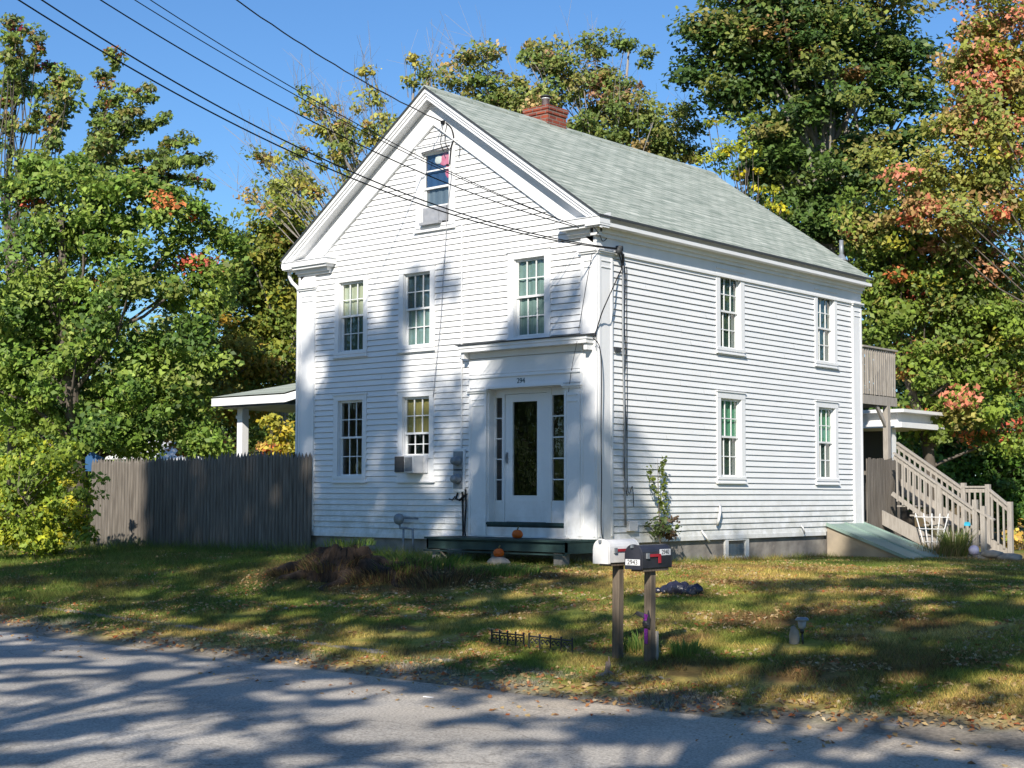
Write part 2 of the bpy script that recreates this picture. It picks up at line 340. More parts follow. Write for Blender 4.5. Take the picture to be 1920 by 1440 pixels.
def nmesh(name, V, Fq, material, cols=None, parent=None):
    """V (n,3), Fq (m,4|3) numpy"""
    if parent is not None: V = V-np.array(LOC[parent.name])
    me = bpy.data.meshes.new(name); n = len(V); m, k = Fq.shape
    me.vertices.add(n); me.vertices.foreach_set('co', V.astype(np.float32).ravel())
    me.loops.add(m*k); me.loops.foreach_set('vertex_index', Fq.astype(np.int32).ravel())
    me.polygons.add(m); me.polygons.foreach_set('loop_start', np.arange(0, m*k, k, dtype=np.int32)); me.polygons.foreach_set('loop_total', np.full(m, k, np.int32))
    me.update(calc_edges=True)
    if cols is not None:
        a = me.color_attributes.new('Col', 'FLOAT_COLOR', 'POINT'); c = np.ones((n, 4), np.float32); c[:, :3] = cols; a.data.foreach_set('color', c.ravel())
    me.materials.append(MATS[material]); return link(name, me, parent)
def text_mesh(txt, size, T, name, material, parent, depth=.002):
    cu = bpy.data.curves.new('t', 'FONT'); cu.body = txt; cu.size = size; cu.align_x = 'CENTER'; cu.align_y = 'CENTER'; cu.extrude = depth
    to = bpy.data.objects.new('t', cu); COL.objects.link(to); dg = bpy.context.evaluated_depsgraph_get(); dg.update()
    me = bpy.data.meshes.new_from_object(to.evaluated_get(dg)); bpy.data.objects.remove(to)
    off = LOC[parent.name]
    for v in me.vertices:
        q = Vector(T(v.co.x, v.co.y, v.co.z)); v.co = q-off
    me.name = name; me.materials.clear(); me.materials.append(MATS[material]); me.update()
    return link(name, me, parent)

# ------------------------------------------------------------------ ground, road
def axis(lo, hi, a, b, st, far):
    d = np.arange(a, b+1e-6, st); l = a-np.geomspace(.4, a-lo, far)[::-1]; r = b+np.geomspace(.4, hi-b, far); return np.concatenate([l, d, r])
gx = axis(-450, 450, -14, 11.5, .1, 26); gy = axis(-450, 450, -9.6, 10, .1, 26)
GX, GY = np.meshgrid(gx, gy, indexing='ij'); GZ = H(GX, GY)
far = (np.abs(GX) > 30) | (GY > 30) | (GY < -30)
V = np.stack([GX, GY, GZ], -1).reshape(-1, 3)
nx, ny = GX.shape; I = np.arange(nx*ny).reshape(nx, ny)
Q = np.stack([I[:-1, :-1], I[1:, :-1], I[1:, 1:], I[:-1, 1:]], -1).reshape(-1, 4)
def lerp(a, b, t): return a+(b-a)*t[..., None]
def groundcol(x, y):
    g = np.array([.070, .145, .022]); ol = np.array([.20, .215, .038]); st = np.array([.47, .335, .10]); br = np.array([.13, .07, .034]); sa = np.array([.27, .235, .185])
    n1 = fbm(x*.45, y*.8, 11); n2 = fbm(x*1.3, y*2.0, 23); n3 = fbm(x*4, y*5, 31)
    left = np.clip((-x-1.2-(y+5)*.3)/3, 0, 1)
    nearhouse = np.clip(1-np.abs(y+.6)/1.3, 0, 1)*(x < .5)
    gr = np.clip((n1-.43)*3.5+left*.95+nearhouse*.8+np.clip((y+1.5)/4, 0, .5)*(x > 0), 0, 1)
    c = lerp(st, ol, np.clip((n2-.36)*4.0, 0, 1)); c = c*(.62+.76*n3[..., None])
    c = lerp(c, g*np.ones_like(c), gr*(.55+.4*n3))
    c = lerp(c, br*np.ones_like(c), np.clip((fbm(x*1.1+7, y*1.6, 41)-.50)*5, 0, .85)*(1-.6*gr))
    sm = np.exp(-(((x+2.6)/1.3)**2+((y+3.6)/.8)**2))+np.exp(-(((x+.6)/1.8)**2+((y+3.3)/.5)**2))
    c = lerp(c, np.array([.07, .042, .024])*np.ones_like(c), np.clip(sm*1.2, 0, .9))
    sh = np.clip((edge(x)+.55+(n2-.5)*1.5-y)/.5, 0, 1)
    c = lerp(c, sa*(.85+.35*n3[..., None])*np.ones_like(c), sh)
    cu = np.exp(-((y-curbY(x))/.10)**2)*np.clip((n2-.38)*6, 0, 1)
    c = lerp(c, np.array([.17, .15, .125])*np.ones_like(c), cu*.8)
    bed = np.clip((y-7.2)*1.5, 0, 1)*np.clip((x-1.2), 0, 1)*(y < 14)
    c = lerp(c, np.array([.33, .22, .10])*np.ones_like(c), bed*.7)
    wood = np.clip((y-12)/6, 0, 1)
    c = lerp(c, np.array([.16, .09, .04])*np.ones_like(c), wood*.8)
    return c
nmesh('lawn', V, Q, 'ground', groundcol(GX, GY).reshape(-1, 3)); tag(bpy.data.objects['lawn'], kind='structure')
for p in bpy.data.objects['lawn'].data.polygons: p.use_smooth = True
rx = np.concatenate([np.arange(-60, -14, 2.), np.arange(-14, 14, .08), np.arange(14, 62, 2.)])
tt = np.concatenate([np.linspace(0, .12, 22), np.linspace(.14, 1, 50)])
RX, TT = np.meshgrid(rx, tt, indexing='ij')
e0 = edge(RX)+.10+.30*(fbm(RX*1.5, RX*0+3, 51)-.5)+.16*(fbm(RX*5, RX*0, 52)-.5)
RY = e0+(-16.3-e0)*TT
RZ = -1.0+.035*np.sin(np.pi*np.clip(TT, 0, 1))
rn = fbm(RX*.8, RY*.5, 61); rn2 = fbm(RX*2.5, RY*2.5, 62)
asp = np.array([.42, .39, .345]); sand = np.array([.46, .395, .31])
ed = np.clip(1-TT*16+(rn2-.5)*1.6, 0, 1)
rightsand = np.clip((RX-2.5)/3, 0, 1)*np.clip(1-TT*3.0+(rn-.5)*1.5, 0, 1)*.9
RC = lerp(asp*(.82+.36*rn[..., None]), sand*np.ones(RX.shape+(3,)), np.clip(ed+rightsand, 0, 1))
I = np.arange(RX.size).reshape(RX.shape)
Q = np.stack([I[:-1, :-1], I[:-1, 1:], I[1:, 1:], I[1:, :-1]], -1).reshape(-1, 4)
o = nmesh('road', np.stack([RX, RY, RZ], -1).reshape(-1, 3), Q, 'asphalt', RC.reshape(-1, 3)); tag(o, kind='structure')
for p in o.data.polygons: p.use_smooth = True
# broken asphalt lip between verge and lawn
cx_ = np.arange(-13, 9, .12); cm = MB()
for i in range(len(cx_)-1):
    x0, x1 = cx_[i], cx_[i+1]; q = float(fbm(x0*1.2, 0.5, 71))
    if q < .50: continue
    y0, y1 = curbY(x0), curbY(x1); hh = .004+.018*float(vnoise(x0*6, 2, 72)); wd = .03+.04*float(vnoise(x0*4, 7, 73))
    z = float(H(x0, y0))
    cm.box((x0, y0-wd, z-.02), (x1-.01*q, y0+wd, z+hh))
o = cm.build('kerb', 'granite'); tag(o, kind='structure')

# ------------------------------------------------------------------ house
W, L = 6.89, 8.58; XR = -3.47; RZT = 7.634; SL = .708
house = empty('farmhouse', (0, 0, 0), 'two-storey white clapboard house with a pale green shingled gable roof', 'house')
house['label'] = 'two-storey white clapboard house with a pale green shingled gable roof and brick chimney'
def roofz(x): return RZT-SL*abs(x-XR)
TF = lambda u, o, z: (u, -o, z)          # front wall
TS = lambda u, o, z: (o, u, z)           # right side wall
TL = lambda u, o, z: (-W-o, u, z)
TB = lambda u, o, z: (u, L+o, z)
EX = .10
def clap(T, u0, u1, zt, openings, zlim=None):
    m = MB(); k = 0
    while k*EX < zt-.01:
        z0 = k*EX; z1 = min(z0+EX, zt); zc = (z0+z1)/2
        a, b = u0, u1
        if zlim:
            h = zlim(z0)
            if h is None: break
            a, b = max(a, h[0]), min(b, h[1])
        seg = [(a, b)]
        for (oa, ob, oz0, oz1) in openings:
            if oz0 < zc < oz1:
                ns = []
                for (p, q) in seg:
                    if ob <= p or oa >= q: ns.append((p, q))
                    else:
                        if oa > p: ns.append((p, oa))
                        if ob < q: ns.append((ob, q))
                seg = ns
        for (p, q) in seg:
            cuts = [p]; x = p+random.uniform(1.2, 4)
            while x < q-.4: cuts.append(x); x += random.uniform(1.8, 4.2)
            cuts.append(q)
            for c0, c1 in zip(cuts, cuts[1:]):
                ob = .023+random.uniform(-.0022, .0022); w1 = random.uniform(-.0022, .0022); w2 = random.uniform(-.0022, .0022)
                g = .0012 if c1 < q else 0
                sl_ = .010
                m.quad(T(c0, ob, z0+sl_+w1), T(c1-g, ob, z0+sl_+w2), T(c1-g, .004, z1), T(c0, .004, z1))
                m.quad(T(c0, -.025, z0+sl_+w1), T(c1-g, -.025, z0+sl_+w2), T(c1-g, ob, z0+sl_+w2), T(c0, ob, z0+sl_+w1))
                m.quad(T(c0, -.025, z0), T(c1, -.025, z0), T(c1, -.025, z0+sl_+.004), T(c0, -.025, z0+sl_+.004))
                m.quad(T(c0, -.025, z1), T(c1, -.025, z1), T(c1, .004, z1), T(c0, .004, z1))
                if g: m.quad(T(c1-g, 0, z0), T(c1-g, ob, z0+w2), T(c1, ob, z0), T(c1, 0, z0))
        k += 1
    return m
fw = [(-1.69, -1.01, 3.2, 4.52), (-4.22, -3.54, 3.2, 4.52), (-5.86, -5.18, 3.2, 4.52), (-4.22, -3.54, .98, 2.38), (-5.86, -5.18, .98, 2.38), (-3.80, -3.10, 5.24, 6.6), (-2.4, -.45, .0, 2.42)]
sw = [(3.45, 4.15, 3.2, 4.52), (6.84, 7.52, 3.2, 4.52), (3.45, 4.15, .98, 2.38), (6.84, 7.52, .98, 2.38)]
def gl(z):
    if z < 4.9: return (-W, 0)
    h = (7.3-z)/SL
    return (XR-h, XR+h) if h > .05 else None
clap(TF, -W, 0, 7.3, fw, gl).build('front_wall', 'white_clapboard', house)
clap(TS, 0, L, 4.8, sw).build('side_wall', 'white_clapboard', house)
clap(TL, 0, L, 4.8, []).build('far_side_wall', 'white_clapboard', house)
clap(TB, -W, 0, 7.3, [], gl).build('rear_wall', 'white_clapboard', house)
m = MB()   # inner lining, floors
m.box((-W+.25, .25, 2.55), (-.25, L-.25, 2.7)); m.box((-W+.25, .25, -.02), (-.25, L-.25, .05)); m.box((-W+.1, .1, 4.9), (-.1, L-.1, 5.0))
m.box((-W+.3, 1.9, .05), (-.3, 1.98, 4.9)); m.box((-1.6, 2, .05), (-1.52, L-.3, 4.9)); m.box((-3.3, .3, .05), (-3.22, 1.9, 4.9))
m.build('interior_floor', 'interior', house)
m = MB(); m.box((-W+.03, .03, -.95), (-.03, L-.03, -.02)); m.box((-W, -.0, -.02), (0, L, -.001)); f = m.build('foundation', 'granite', house)
m = MB(); m.box((-W-.012, -.03, -.06), (-2.7, -.0, .012)); m.box((-.27, -.03, -.06), (.03, 0, .0)); m.box((0, .0, -.06), (.03, 7.1, .012)); m.build('water_table', 'white_trim', house)
# basement window
m = MB(); m.box((-.02, 3.60, -.42), (.02, 4.36, -.36)); m.box((-.02, 3.60, -.09), (.02, 4.36, -.03)); m.box((-.02, 3.60, -.36), (.02, 3.70, -.09)); m.box((-.02, 4.26, -.36), (.02, 4.36, -.09))
bw = m.build('basement_window', 'white_trim', house); MB().quad((-.01, 3.7, -.36), (-.01, 4.26, -.36), (-.01, 4.26, -.09), (-.01, 3.7, -.09)).build('glass_pane', 'window_glass', bw)
MB().quad((-.025, 3.7, -.36), (-.025, 4.26, -.36), (-.025, 4.26, -.09), (-.025, 3.7, -.09)).build('window_shade', 'shade_bluegrey', bw)

# roof
OF, OB, OS = .28, .06, .28
er, el = .27, -W-.27
def slope_slab(x0, x1, y0, y1, t, zoff=0):
    m = MB(); z0, z1 = roofz(x0)+zoff, roofz(x1)+zoff
    m.prism([(x0, y0, z0), (x1, y0, z1), (x1, y0, z1-t), (x0, y0, z0-t)], (0, y1-y0, 0)); return m
roof = slope_slab(XR, er, -OF, L+OB, .035)
z0 = roofz(XR)
roof.prism([(el, -OF, roofz(el)), (XR-.001, -OF, z0), (XR-.001, -OF, z0-.035), (el, -OF, roofz(el)-.035)], (0, L+OB+OF, 0))
for s_ in (-1, 1): roof.prism([(XR, -OF-.01, z0+.028), (XR+s_*.14, -OF-.01, z0+.028-.10), (XR+s_*.14, -OF-.01, z0-.10), (XR, -OF-.01, z0+.01)], (0, L+OF+OB+.02, 0))
roof = roof.build('roof', 'roof_shingles', house)
m = MB()
for (xa, xb) in ((XR, er-.02), (el+.02, XR-.001)):
    s1 = 1 if xa == XR else -1
    # rake crown (stepped), rake soffit board, frieze
    for (y0, y1, t0, t1) in ((-OF+.012, -OF+.05, .036, .10), (-OF+.035, -OF+.08, .10, .155), (-OF+.055, -OF+.10, .155, .215), (-OF+.10, -.0, .175, .20)):
        m.prism([(xa, y0, roofz(xa)-t0), (xb, y0, roofz(xb)-t0), (xb, y0, roofz(xb)-t1), (xa, y0, roofz(xa)-t1)], (0, y1-y0, 0))
rk = m.build('rake_moulding', 'white_trim', house)
for (xa, xb) in ((XR, er+.004), (el-.004, XR-.001)):
    m = MB(); m.prism([(xa, -OF-.012, roofz(xa)+.004), (xb, -OF-.012, roofz(xb)+.004), (xb, -OF-.012, roofz(xb)-.030), (xa, -OF-.012, roofz(xa)-.030)], (0, .010, 0)); m.build('drip_edge', 'lead', house)
m = MB(); m.box((er+.001, -OF-.01, roofz(er)-.034), (er+.012, L+OB, roofz(er)+.002)); m.build('drip_edge', 'lead', house)
m = MB()
for sgn in (1, -1):
    xo = er-.30 if sgn > 0 else el+.30
    z_i = lambda x, t: roofz(x)-t
    m.prism([(XR, -.045, z_i(XR, .20)), (xo, -.045, z_i(xo, .20)), (xo, -.045, z_i(xo, .60)), (XR, -.045, z_i(XR, .60))], (0, .045, 0))
    m.prism([(XR, -.065, z_i(XR, .60)), (xo-sgn*.35, -.065, z_i(xo-sgn*.35, .60)), (xo-sgn*.35, -.065, z_i(xo-sgn*.35, .625)), (XR, -.065, z_i(XR, .625))], (0, .065, 0))
m.build('rake_frieze', 'white_trim', house)
m = MB()
# side eaves: fascia set back, lower moulding, soffit, frieze
m.box((er-.17, -OF+.03, 4.89), (er-.13, L+OB-.03, roofz(er-.15)-.03))
m.box((er-.30, -OF+.02, 4.83), (er-.01, L+OB-.02, 4.885)); m.box((er-.2, -OF+.025, 4.885), (er-.10, L+OB-.025, 4.895))
m.box((0, -.05, 4.76), (.11, L+.02, 4.83)); m.box((0, -.0, 4.70), (.07, L+.01, 4.76))
m.build('side_cornice', 'white_trim', house)
m = MB(); m.box((0, -.045, 4.50), (.032, L+.01, 4.70)); m.box((0, .30, 4.465), (.05, L, 4.50)); m.build('side_frieze', 'white_trim', house)
m = MB(); m.box((el+.02, -OF+.02, 4.83), (-W, L+OB, 4.90)); m.box((-W-.032, -.045, 4.50), (-W, L, 4.83)); m.build('far_side_cornice', 'white_trim', house)
for (x0, x1, lab) in ((el+.0, -5.93, 0), (-.62, er-.005, 1)):    # cornice returns
    m = MB(); s1 = -1 if lab == 0 else 1
    a0, a1 = x0, x1
    m.box((a0, -OF+.015, 4.86), (a1, .0, 4.955))
    b0, b1 = (a0+.05, a1-.05)
    m.box((b0, -OF+.055, 4.815), (b1, -.0, 4.86))
    c0, c1 = (-W-.03, a1-.12) if lab == 0 else (a0+.12, .032)
    m.box((c0, -.13, 4.75), (c1, 0, 4.815));
    if lab: m.box((-.02, -.13, 4.705), (.11, .0, 4.828))
    m.box((c0+.0, -.075, 4.71), (c1, 0, 4.75))
    # sloping little roof of the return
    m.prism([(a0-.015, -OF-.0, 4.956), (a0-.015, 0, 4.956), (a0-.015, 0, 5.045)], (a1-a0+.03, 0, 0))
    m.build('cornice_return', 'white_trim', house)
    m = MB(); xx0, xx1 = (-W, -6.47) if lab == 0 else (-.28, .0)
    m.box((xx0, -.045, 4.50), (xx1, 0, 4.71)); m.build('corner_frieze', 'white_trim', house)
# corner pilasters
def pil(x0, x1, T, z0=0, z1=4.44, pr=.038, cap=True):
    m = MB(); m.box((x0, 0, z0), (x1, pr, z1), T)
    if x1-x0 > .2:
        m.box((x0, pr, z0+.05), (x0+.045, pr+.012, z1-.05), T); m.box((x1-.045, pr, z0+.05), (x1, pr+.012, z1-.05), T)
    for dz in (.10, .20): m.box((x0+.06, pr, z1-dz-.012), (x1-.06, pr+.014, z1-dz), T)
    if cap: m.box((x0-.02, 0, z1), (x1+.02, pr+.03, z1+.03), T); m.box((x0-.035, 0, z1+.03), (x1+.035, pr+.055, z1+.056), T)
    return m
pil(-W+.0, -6.47, TF).build('corner_pilaster', 'white_trim', house)
pil(-.28, -.0, TF).build('corner_pilaster', 'white_trim', house)
m = pil(.0, .36, TS); m.box((-.038, -.0, 0), (0, .038, 4.44), TS); m.build('corner_pilaster', 'white_trim', house)
pil(L-.36, L, TS).build('corner_pilaster', 'white_trim', house)
# chimney
CX0, CX1 = -3.93, -3.38; cy0 = float(onX(1027, 215, CX1)[1]); CY0, CY1 = cy0, cy0+.55; CZ = float(onX(1027, 196, CX1)[2])
m = MB(); m.box((CX0, CY0, 6.9), (CX1, CY1, CZ-.075)); m.box((CX0-.02, CY0-.02, CZ-.15), (CX1+.02, CY1+.02, CZ-.075)); m.box((CX0-.035, CY0-.035, CZ-.075), (CX1+.035, CY1+.035, CZ))
ch = m.build('chimney', 'chimney_brick', roof)
m = MB(); c = ((CX0+CX1)/2, (CY0+CY1)/2, CZ)
m.lathe((c[0], c[1], CZ), [(.075, 0), (.075, .20), (.085, .20), (.085, .22)], 14)
m.build('flue_pipe', 'steel', roof, True)
m = MB(); m.lathe((c[0], c[1], CZ+.22), [(.11, .02), (.12, .03), (.03, .07), (.0, .075)], 14); 
for a in range(3): m.beam((c[0]+.07*math.cos(a*2.1), c[1]+.07*math.sin(a*2.1), CZ+.18), (c[0]+.07*math.cos(a*2.1), c[1]+.07*math.sin(a*2.1), CZ+.22), .01, .01)
m.build('flue_cap', 'lead', roof, True)
vp = onX(1580, 486, -.42); m = MB(); vy = float(vp[1])-.05; vz = roofz(-.42)
m.tube([(-.42, vy, vz-.05), (-.42, vy, vz+.36)], .042, 10); m.lathe((-.42, vy, vz-.06), [(.13, 0), (.10, .04), (.05, .13)], 10); m.build('vent_pipe', 'metal_grey', roof, True)

# windows
def window(T, a, b, z0, z1, cl, cr, top, sill, up, lo, split=None, muntin=True, storm=False, label=None, third=None, casing=.0):
    """glass from a..b, z0..z1 ; casing cl..cr"""
    m = MB(); zc = z1+.035
    m.box((cl, -.02, z0-.03), (a-.03, .030, zc), T); m.box((b+.03, -.02, z0-.03), (cr, .030, zc), T)
    m.box((cl, -.02, zc), (cr, .034, top), T); m.box((cl-.02, -.02, top), (cr+.02, .052, top+.022), T)
    m.box((cl, -.06, z0-.075), (cr, .045, z0-.03), T); m.box((cl, -.02, sill+.035), (cr, .028, z0-.075), T); m.box((cl-.025, -.0, sill+.012), (cr+.025, .062, sill+.035), T)
    # jambs
    m.box((a-.03, -.12, z0-.03), (a-.022, .0, zc), T); m.box((b+.022, -.12, z0-.03), (b+.03, .0, zc), T); m.box((a-.03, -.12, zc-.008), (b+.03, .0, zc), T)
    w_ = m.build('window', 'white_trim', house)
    if label: w_['label'] = label
    zm = (z0+z1)/2 if split is None else split
    for k, (s0, s1, dep_) in enumerate(((zm-.0, z1+.03, -.035), (z0-.03, zm+.035, -.062))):
        q = MB(); d0, d1 = dep_-.022, dep_
        q.box((a-.022, d0, s0), (a+.012, d1, s1), T); q.box((b-.012, d0, s0), (b+.022, d1, s1), T)
        q.box((a+.012, d0, s1-.035), (b-.012, d1, s1), T); q.box((a+.012, d0, s0), (b-.012, d1, s0+.035), T)
        if muntin:
            for i in (1, 2):
                x = a+(b-a)*i/3; q.box((x-.009, d0+.002, s0+.035), (x+.009, d1-.003, s1-.035), T)
            zz = (s0+s1)/2; q.box((a+.012, d0+.003, zz-.008), (b-.012, d1-.005, zz+.008), T)
        elif storm:
            zz = (s0+s1)/2; q.box((a+.012, d0+.003, zz-.012), (b-.012, d1-.002, zz+.012), T)
        sa = q.build('sash', 'sash_white', w_)
        q = MB(); q.quad(T(a, d0+.008, s0+.02), T(b, d0+.008, s0+.02), T(b, d0+.008, s1-.02), T(a, d0+.008, s1-.02)); q.build('glass_pane', 'window_glass', w_)
    for (mt, s0, s1, dd) in ((up, zm, z1+.03, -.092), (lo, z0-.03, zm, -.10)):
        if mt:
            q = MB(); n = 22
            for i in range(n):
                x0 = a-.05+(b-a+.1)*i/n; x1 = a-.05+(b-a+.1)*(i+1)/n; w0 = .008*math.sin(i*1.3); w1 = .008*math.sin((i+1)*1.3)
                q.quad(T(x0, dd+w0, s0), T(x1, dd+w1, s0), T(x1, dd+w1, s1), T(x0, dd+w0, s1))
            q.build('window_shade', mt, w_)
    return w_
window(TF, -5.81, -5.23, 3.27, 4.47, -5.95, -5.10, 4.60, 3.12, 'shade_cream', 'shade_dark')
window(TF, -4.17, -3.59, 3.27, 4.47, -4.31, -3.45, 4.60, 3.12, 'shade_blue', 'shade_teal')
window(TF, -1.64, -1.06, 3.27, 4.47, -1.80, -.91, 4.62, 3.16, 'shade_teal', 'shade_teal')
window(TF, -5.81, -5.23, 1.04, 2.33, -5.95, -5.10, 2.46, .88, None, None)
window(TF, -4.17, -3.59, 1.38, 2.33, -4.31, -3.45, 2.46, .88, 'shade_yellow', None, split=1.72)
window(TS, 3.50, 4.10, 3.27, 4.47, 3.35, 4.25, 4.60, 3.12, 'shade_dark', 'shade_dark')
window(TS, 6.89, 7.47, 3.27, 4.47, 6.75, 7.61, 4.60, 3.12, 'shade_dark', 'shade_dark')
window(TS, 3.50, 4.10, 1.04, 2.33, 3.35, 4.25, 2.47, .88, 'shade_green', 'shade_dark')
window(TS, 6.89, 7.47, 1.04, 2.33, 6.75, 7.61, 2.47, .88, 'shade_green', 'shade_dark')
aw = window(TF, -3.75, -3.16, 5.33, 6.53, -3.91, -3.00, 6.66, 5.17, 'cloth_blue', 'shade_bluegrey', muntin=False, storm=True)
m = MB(); m.blob((-3.30, .080, 6.41), (.15, .008, .10), 3); m.blob((-3.24, .080, 6.22), (.07, .008, .13), 4); m.build('pink_curtain', 'cloth_pink', aw); m = MB(); m.blob((-3.47, .079, 6.43), (.09, .008, .075), 9); m.build('curtain_flower', 'sash_white', aw)
m = MB(); m.box((-3.74, -.02, 5.34), (-3.37, .03, 5.60)); m.box((-3.36, -.02, 5.34), (-3.2, .03, 5.60)); m.box((-3.74, -.12, 5.29), (-3.28, -.03, 5.335)); m.build('window_insert', 'frost_glass', aw)
# air conditioner resting in the lower window
ac = empty('air_conditioner', (-3.9, -.1, 1.04), 'boxy grey-white window air conditioner under the yellow-shaded ground floor window', 'air conditioner')
m = MB(); m.box((-4.10, -.30, 1.05), (-3.66, .10, 1.35)); m.box((-3.66, -.06, 1.05), (-3.57, -.03, 1.36)); m.build('housing', 'ac_white', ac, bevel=.012)
m = MB(); m.box((-4.09, -.315, 1.07), (-3.875, -.301, 1.335)); m.build('front_grille', 'plastic_grille', ac)
m = MB()
for i in range(6): m.box((-3.85+i*.030, -.312, 1.08), (-3.836+i*.030, -.301, 1.32))
m.build('louvre', 'metal_grey', ac)

# doorway
DR = .18
m = MB()
m.box((-2.24, 0, .12), (-2.22, DR, 2.45)); m.box((-.62, 0, .12), (-.60, DR, 2.45)); m.box((-2.22, 0, 2.43), (-.62, DR, 2.45))
m.box((-2.62, -.05, 2.45), (-.28, 0.0, 2.92)); m.box((-2.64, -.075, 2.60), (-.28, -.05, 2.625)); m.box((-2.63, -.062, 2.66), (-.28, -.05, 2.67)); m.box((-2.24, -.09, 2.415), (-.60, 0, 2.45))
ds = m.build('door_surround', 'white_trim', house)
m = pil(-2.62, -2.24, TF, -.0, 2.36, .045); m.build('door_pilaster', 'white_trim', ds)
m = pil(-.60, -.285, TF, -.0, 2.36, .045); m.build('door_pilaster', 'white_trim', ds)
m = MB(); m.box((-2.69, -.26, 3.09), (.0, .0, 3.14)); m.box((-2.675, -.245, 3.03), (-.015, .0, 3.09)); m.box((-2.60, -.075, 2.93), (-.22, 0, 3.03)); m.box((-2.66, -.20, 2.93), (-2.60, 0, 3.03)); m.box((-.10, -.20, 2.93), (-.04, 0, 3.03)); m.build('door_hood', 'white_trim', ds)
m = MB(); m.prism([(-2.72, -.29, 3.142), (-2.72, -.29, 3.155), (-2.72, 0, 3.20), (-2.72, .0, 3.142)], (2.74, 0, 0)); m.build('hood_flashing', 'lead', ds)
def sidelight(x0, x1):
    m = MB(); y0 = DR-.03
    m.box((x0-.02, y0, .25), (x1+.02, DR, .60)); m.box((x0-.02, y0, 2.28), (x1+.02, DR, 2.43)); 
    for i in range(4): z = .60+i*.336+.336; m.box((x0, y0+.004, z-.009), (x1, DR-.003, z+.009))
    m.box((x0-.02, y0-.01, .6), (x0, DR, 2.28)); m.box((x1, y0-.01, .6), (x1+.02, DR, 2.28))
    s = m.build('sidelight', 'white_trim', ds); MB().quad((x0, DR-.01, .6), (x1, DR-.01, .6), (x1, DR-.01, 2.28), (x0, DR-.01, 2.28)).build('sidelight_glass', 'window_glass', ds)
    return s
sidelight(-2.20, -2.06); sidelight(-1.0, -.64)
m = MB(); m.box((-2.04, DR-.045, .25), (-2.0, DR+.02, 2.43)); m.box((-1.12, DR-.045, .25), (-1.02, DR+.02, 2.43)); m.box((-2.0, DR-.045, 2.33), (-1.12, DR+.02, 2.43)); m.build('door_frame', 'white_trim', ds)
# storm door
dx0, dx1, dz0, dz1 = -1.995, -1.125, .255, 2.325; gx0, gx1, gz0, gz1 = -1.84, -1.32, .68, 2.20
m = MB(); y0, y1 = DR-.03, DR+.01
m.box((dx0, y0, dz0), (gx0, y1, dz1)); m.box((gx1, y0, dz0), (dx1, y1, dz1)); m.box((gx0, y0, dz0), (gx1, y1, gz0)); m.box((gx0, y0, gz1), (gx1, y1, dz1))
m.box((gx0, y0-.006, gz0-.015), (gx1, y0, gz0)); m.box((dx0+.06, y0-.006, .33), (dx1-.06, y0, .345)); m.box((dx0+.06, y0-.006, .58), (dx1-.06, y0, .595))
door = m.build('front_door', 'white_trim', house); door['label'] = 'white storm door with one tall glass pane'
MB().quad((gx0, DR-.01, gz0), (gx1, DR-.01, gz0), (gx1, DR-.01, gz1), (gx0, DR-.01, gz1)).build('door_glass', 'window_glass', door)
m = MB(); m.box((dx0+.04, y0-.03, 1.20), (dx0+.06, y0, 1.38)); m.tube([(dx0+.05, y0-.035, 1.22), (dx0+.05, y0-.05, 1.29), (dx0+.05, y0-.035, 1.36)], .008); m.build('door_handle', 'metal_grey', door)
m = MB(); m.box((-2.24, -.02, .17), (-.60, DR, .25)); m.box((-2.26, -.05, .205), (-.58, -.02, .245)); m.build('door_sill', 'green_paint', ds)
m = MB(); m.box((-2.3, -.03, .03), (-.56, .02, .17)); m.box((-2.42, -.14, -.02), (-.5, -.02, .03)); m.build('step_riser', 'old_trim', ds)
text_mesh('294', .115, lambda x, y, z: (-1.49+x, -.052-z-.003, 2.52+y), 'house_number', 'number_green', ds)
# green platform
pf = empty('entry_platform', (-2.4, -.5, -.35), 'dark green low wooden platform below the front door', 'step')
pl0 = float(onY(795, 1012, -.85)[0]); pl1 = float(onY(1060, 1010, -.85)[0])
m = MB(); 
for i in range(6): m.box((pl0, -.85+i*.138, -.02), (pl1, -.85+i*.138+.13, .012))
m.build('deck_board', 'green_paint', pf)
m = MB(); m.box((pl0+.01, -.80, -.17), (pl1-.01, -.78, -.022)); m.box((pl0+.01, -.80, -.19), (pl0+.05, -.05, -.022)); m.box((pl1-.05, -.80, -.19), (pl1-.01, -.05, -.022)); m.box((pl0, -.865, -.215), (pl1, -.82, -.192)); m.build('skirt_board', 'green_paint', pf)
for x in (pl0+.2, (pl0+pl1)/2, pl1-.2):
    m = MB(); m.box((x-.08, -.78, -.6), (x+.08, -.6, -.19)); m.build('support_block', 'granite', pf)
def pumpkin(name, loc, r, lab):
    e = empty(name, loc, lab, 'pumpkin', 'pumpkins at the front door'); m = MB()
    pr = [(.02, .1), (.35, .02), (.75, .15), (.97, .42), (1, .72), (.9, 1.1), (.65, 1.4), (.35, 1.52), (.05, 1.42)]
    m.lathe(loc, [(a*r, b*r*1.0) for a, b in pr], 32, flute=lambda a: .93+.07*abs(math.cos(a*5))); m.build('rind', 'pumpkin', e, True)
    m = MB(); m.tube([(loc[0], loc[1], loc[2]+1.40*r), (loc[0]+.01, loc[1], loc[2]+1.8*r), (loc[0]+.03, loc[1], loc[2]+2.1*r)], .013, 6, .009); m.build('stem', 'pumpkin_stem', e, True)
P1 = onY(970, 1014, -.55); pumpkin('pumpkin', (float(P1[0]), -.55, .013), .088, 'orange pumpkin on the green platform in front of the door, the higher one')
P2 = onY(935, 1032, -1.0); pumpkin('pumpkin', (float(P2[0]), -1.0, -.262), .086, 'lower orange pumpkin sitting just in front of the green platform')
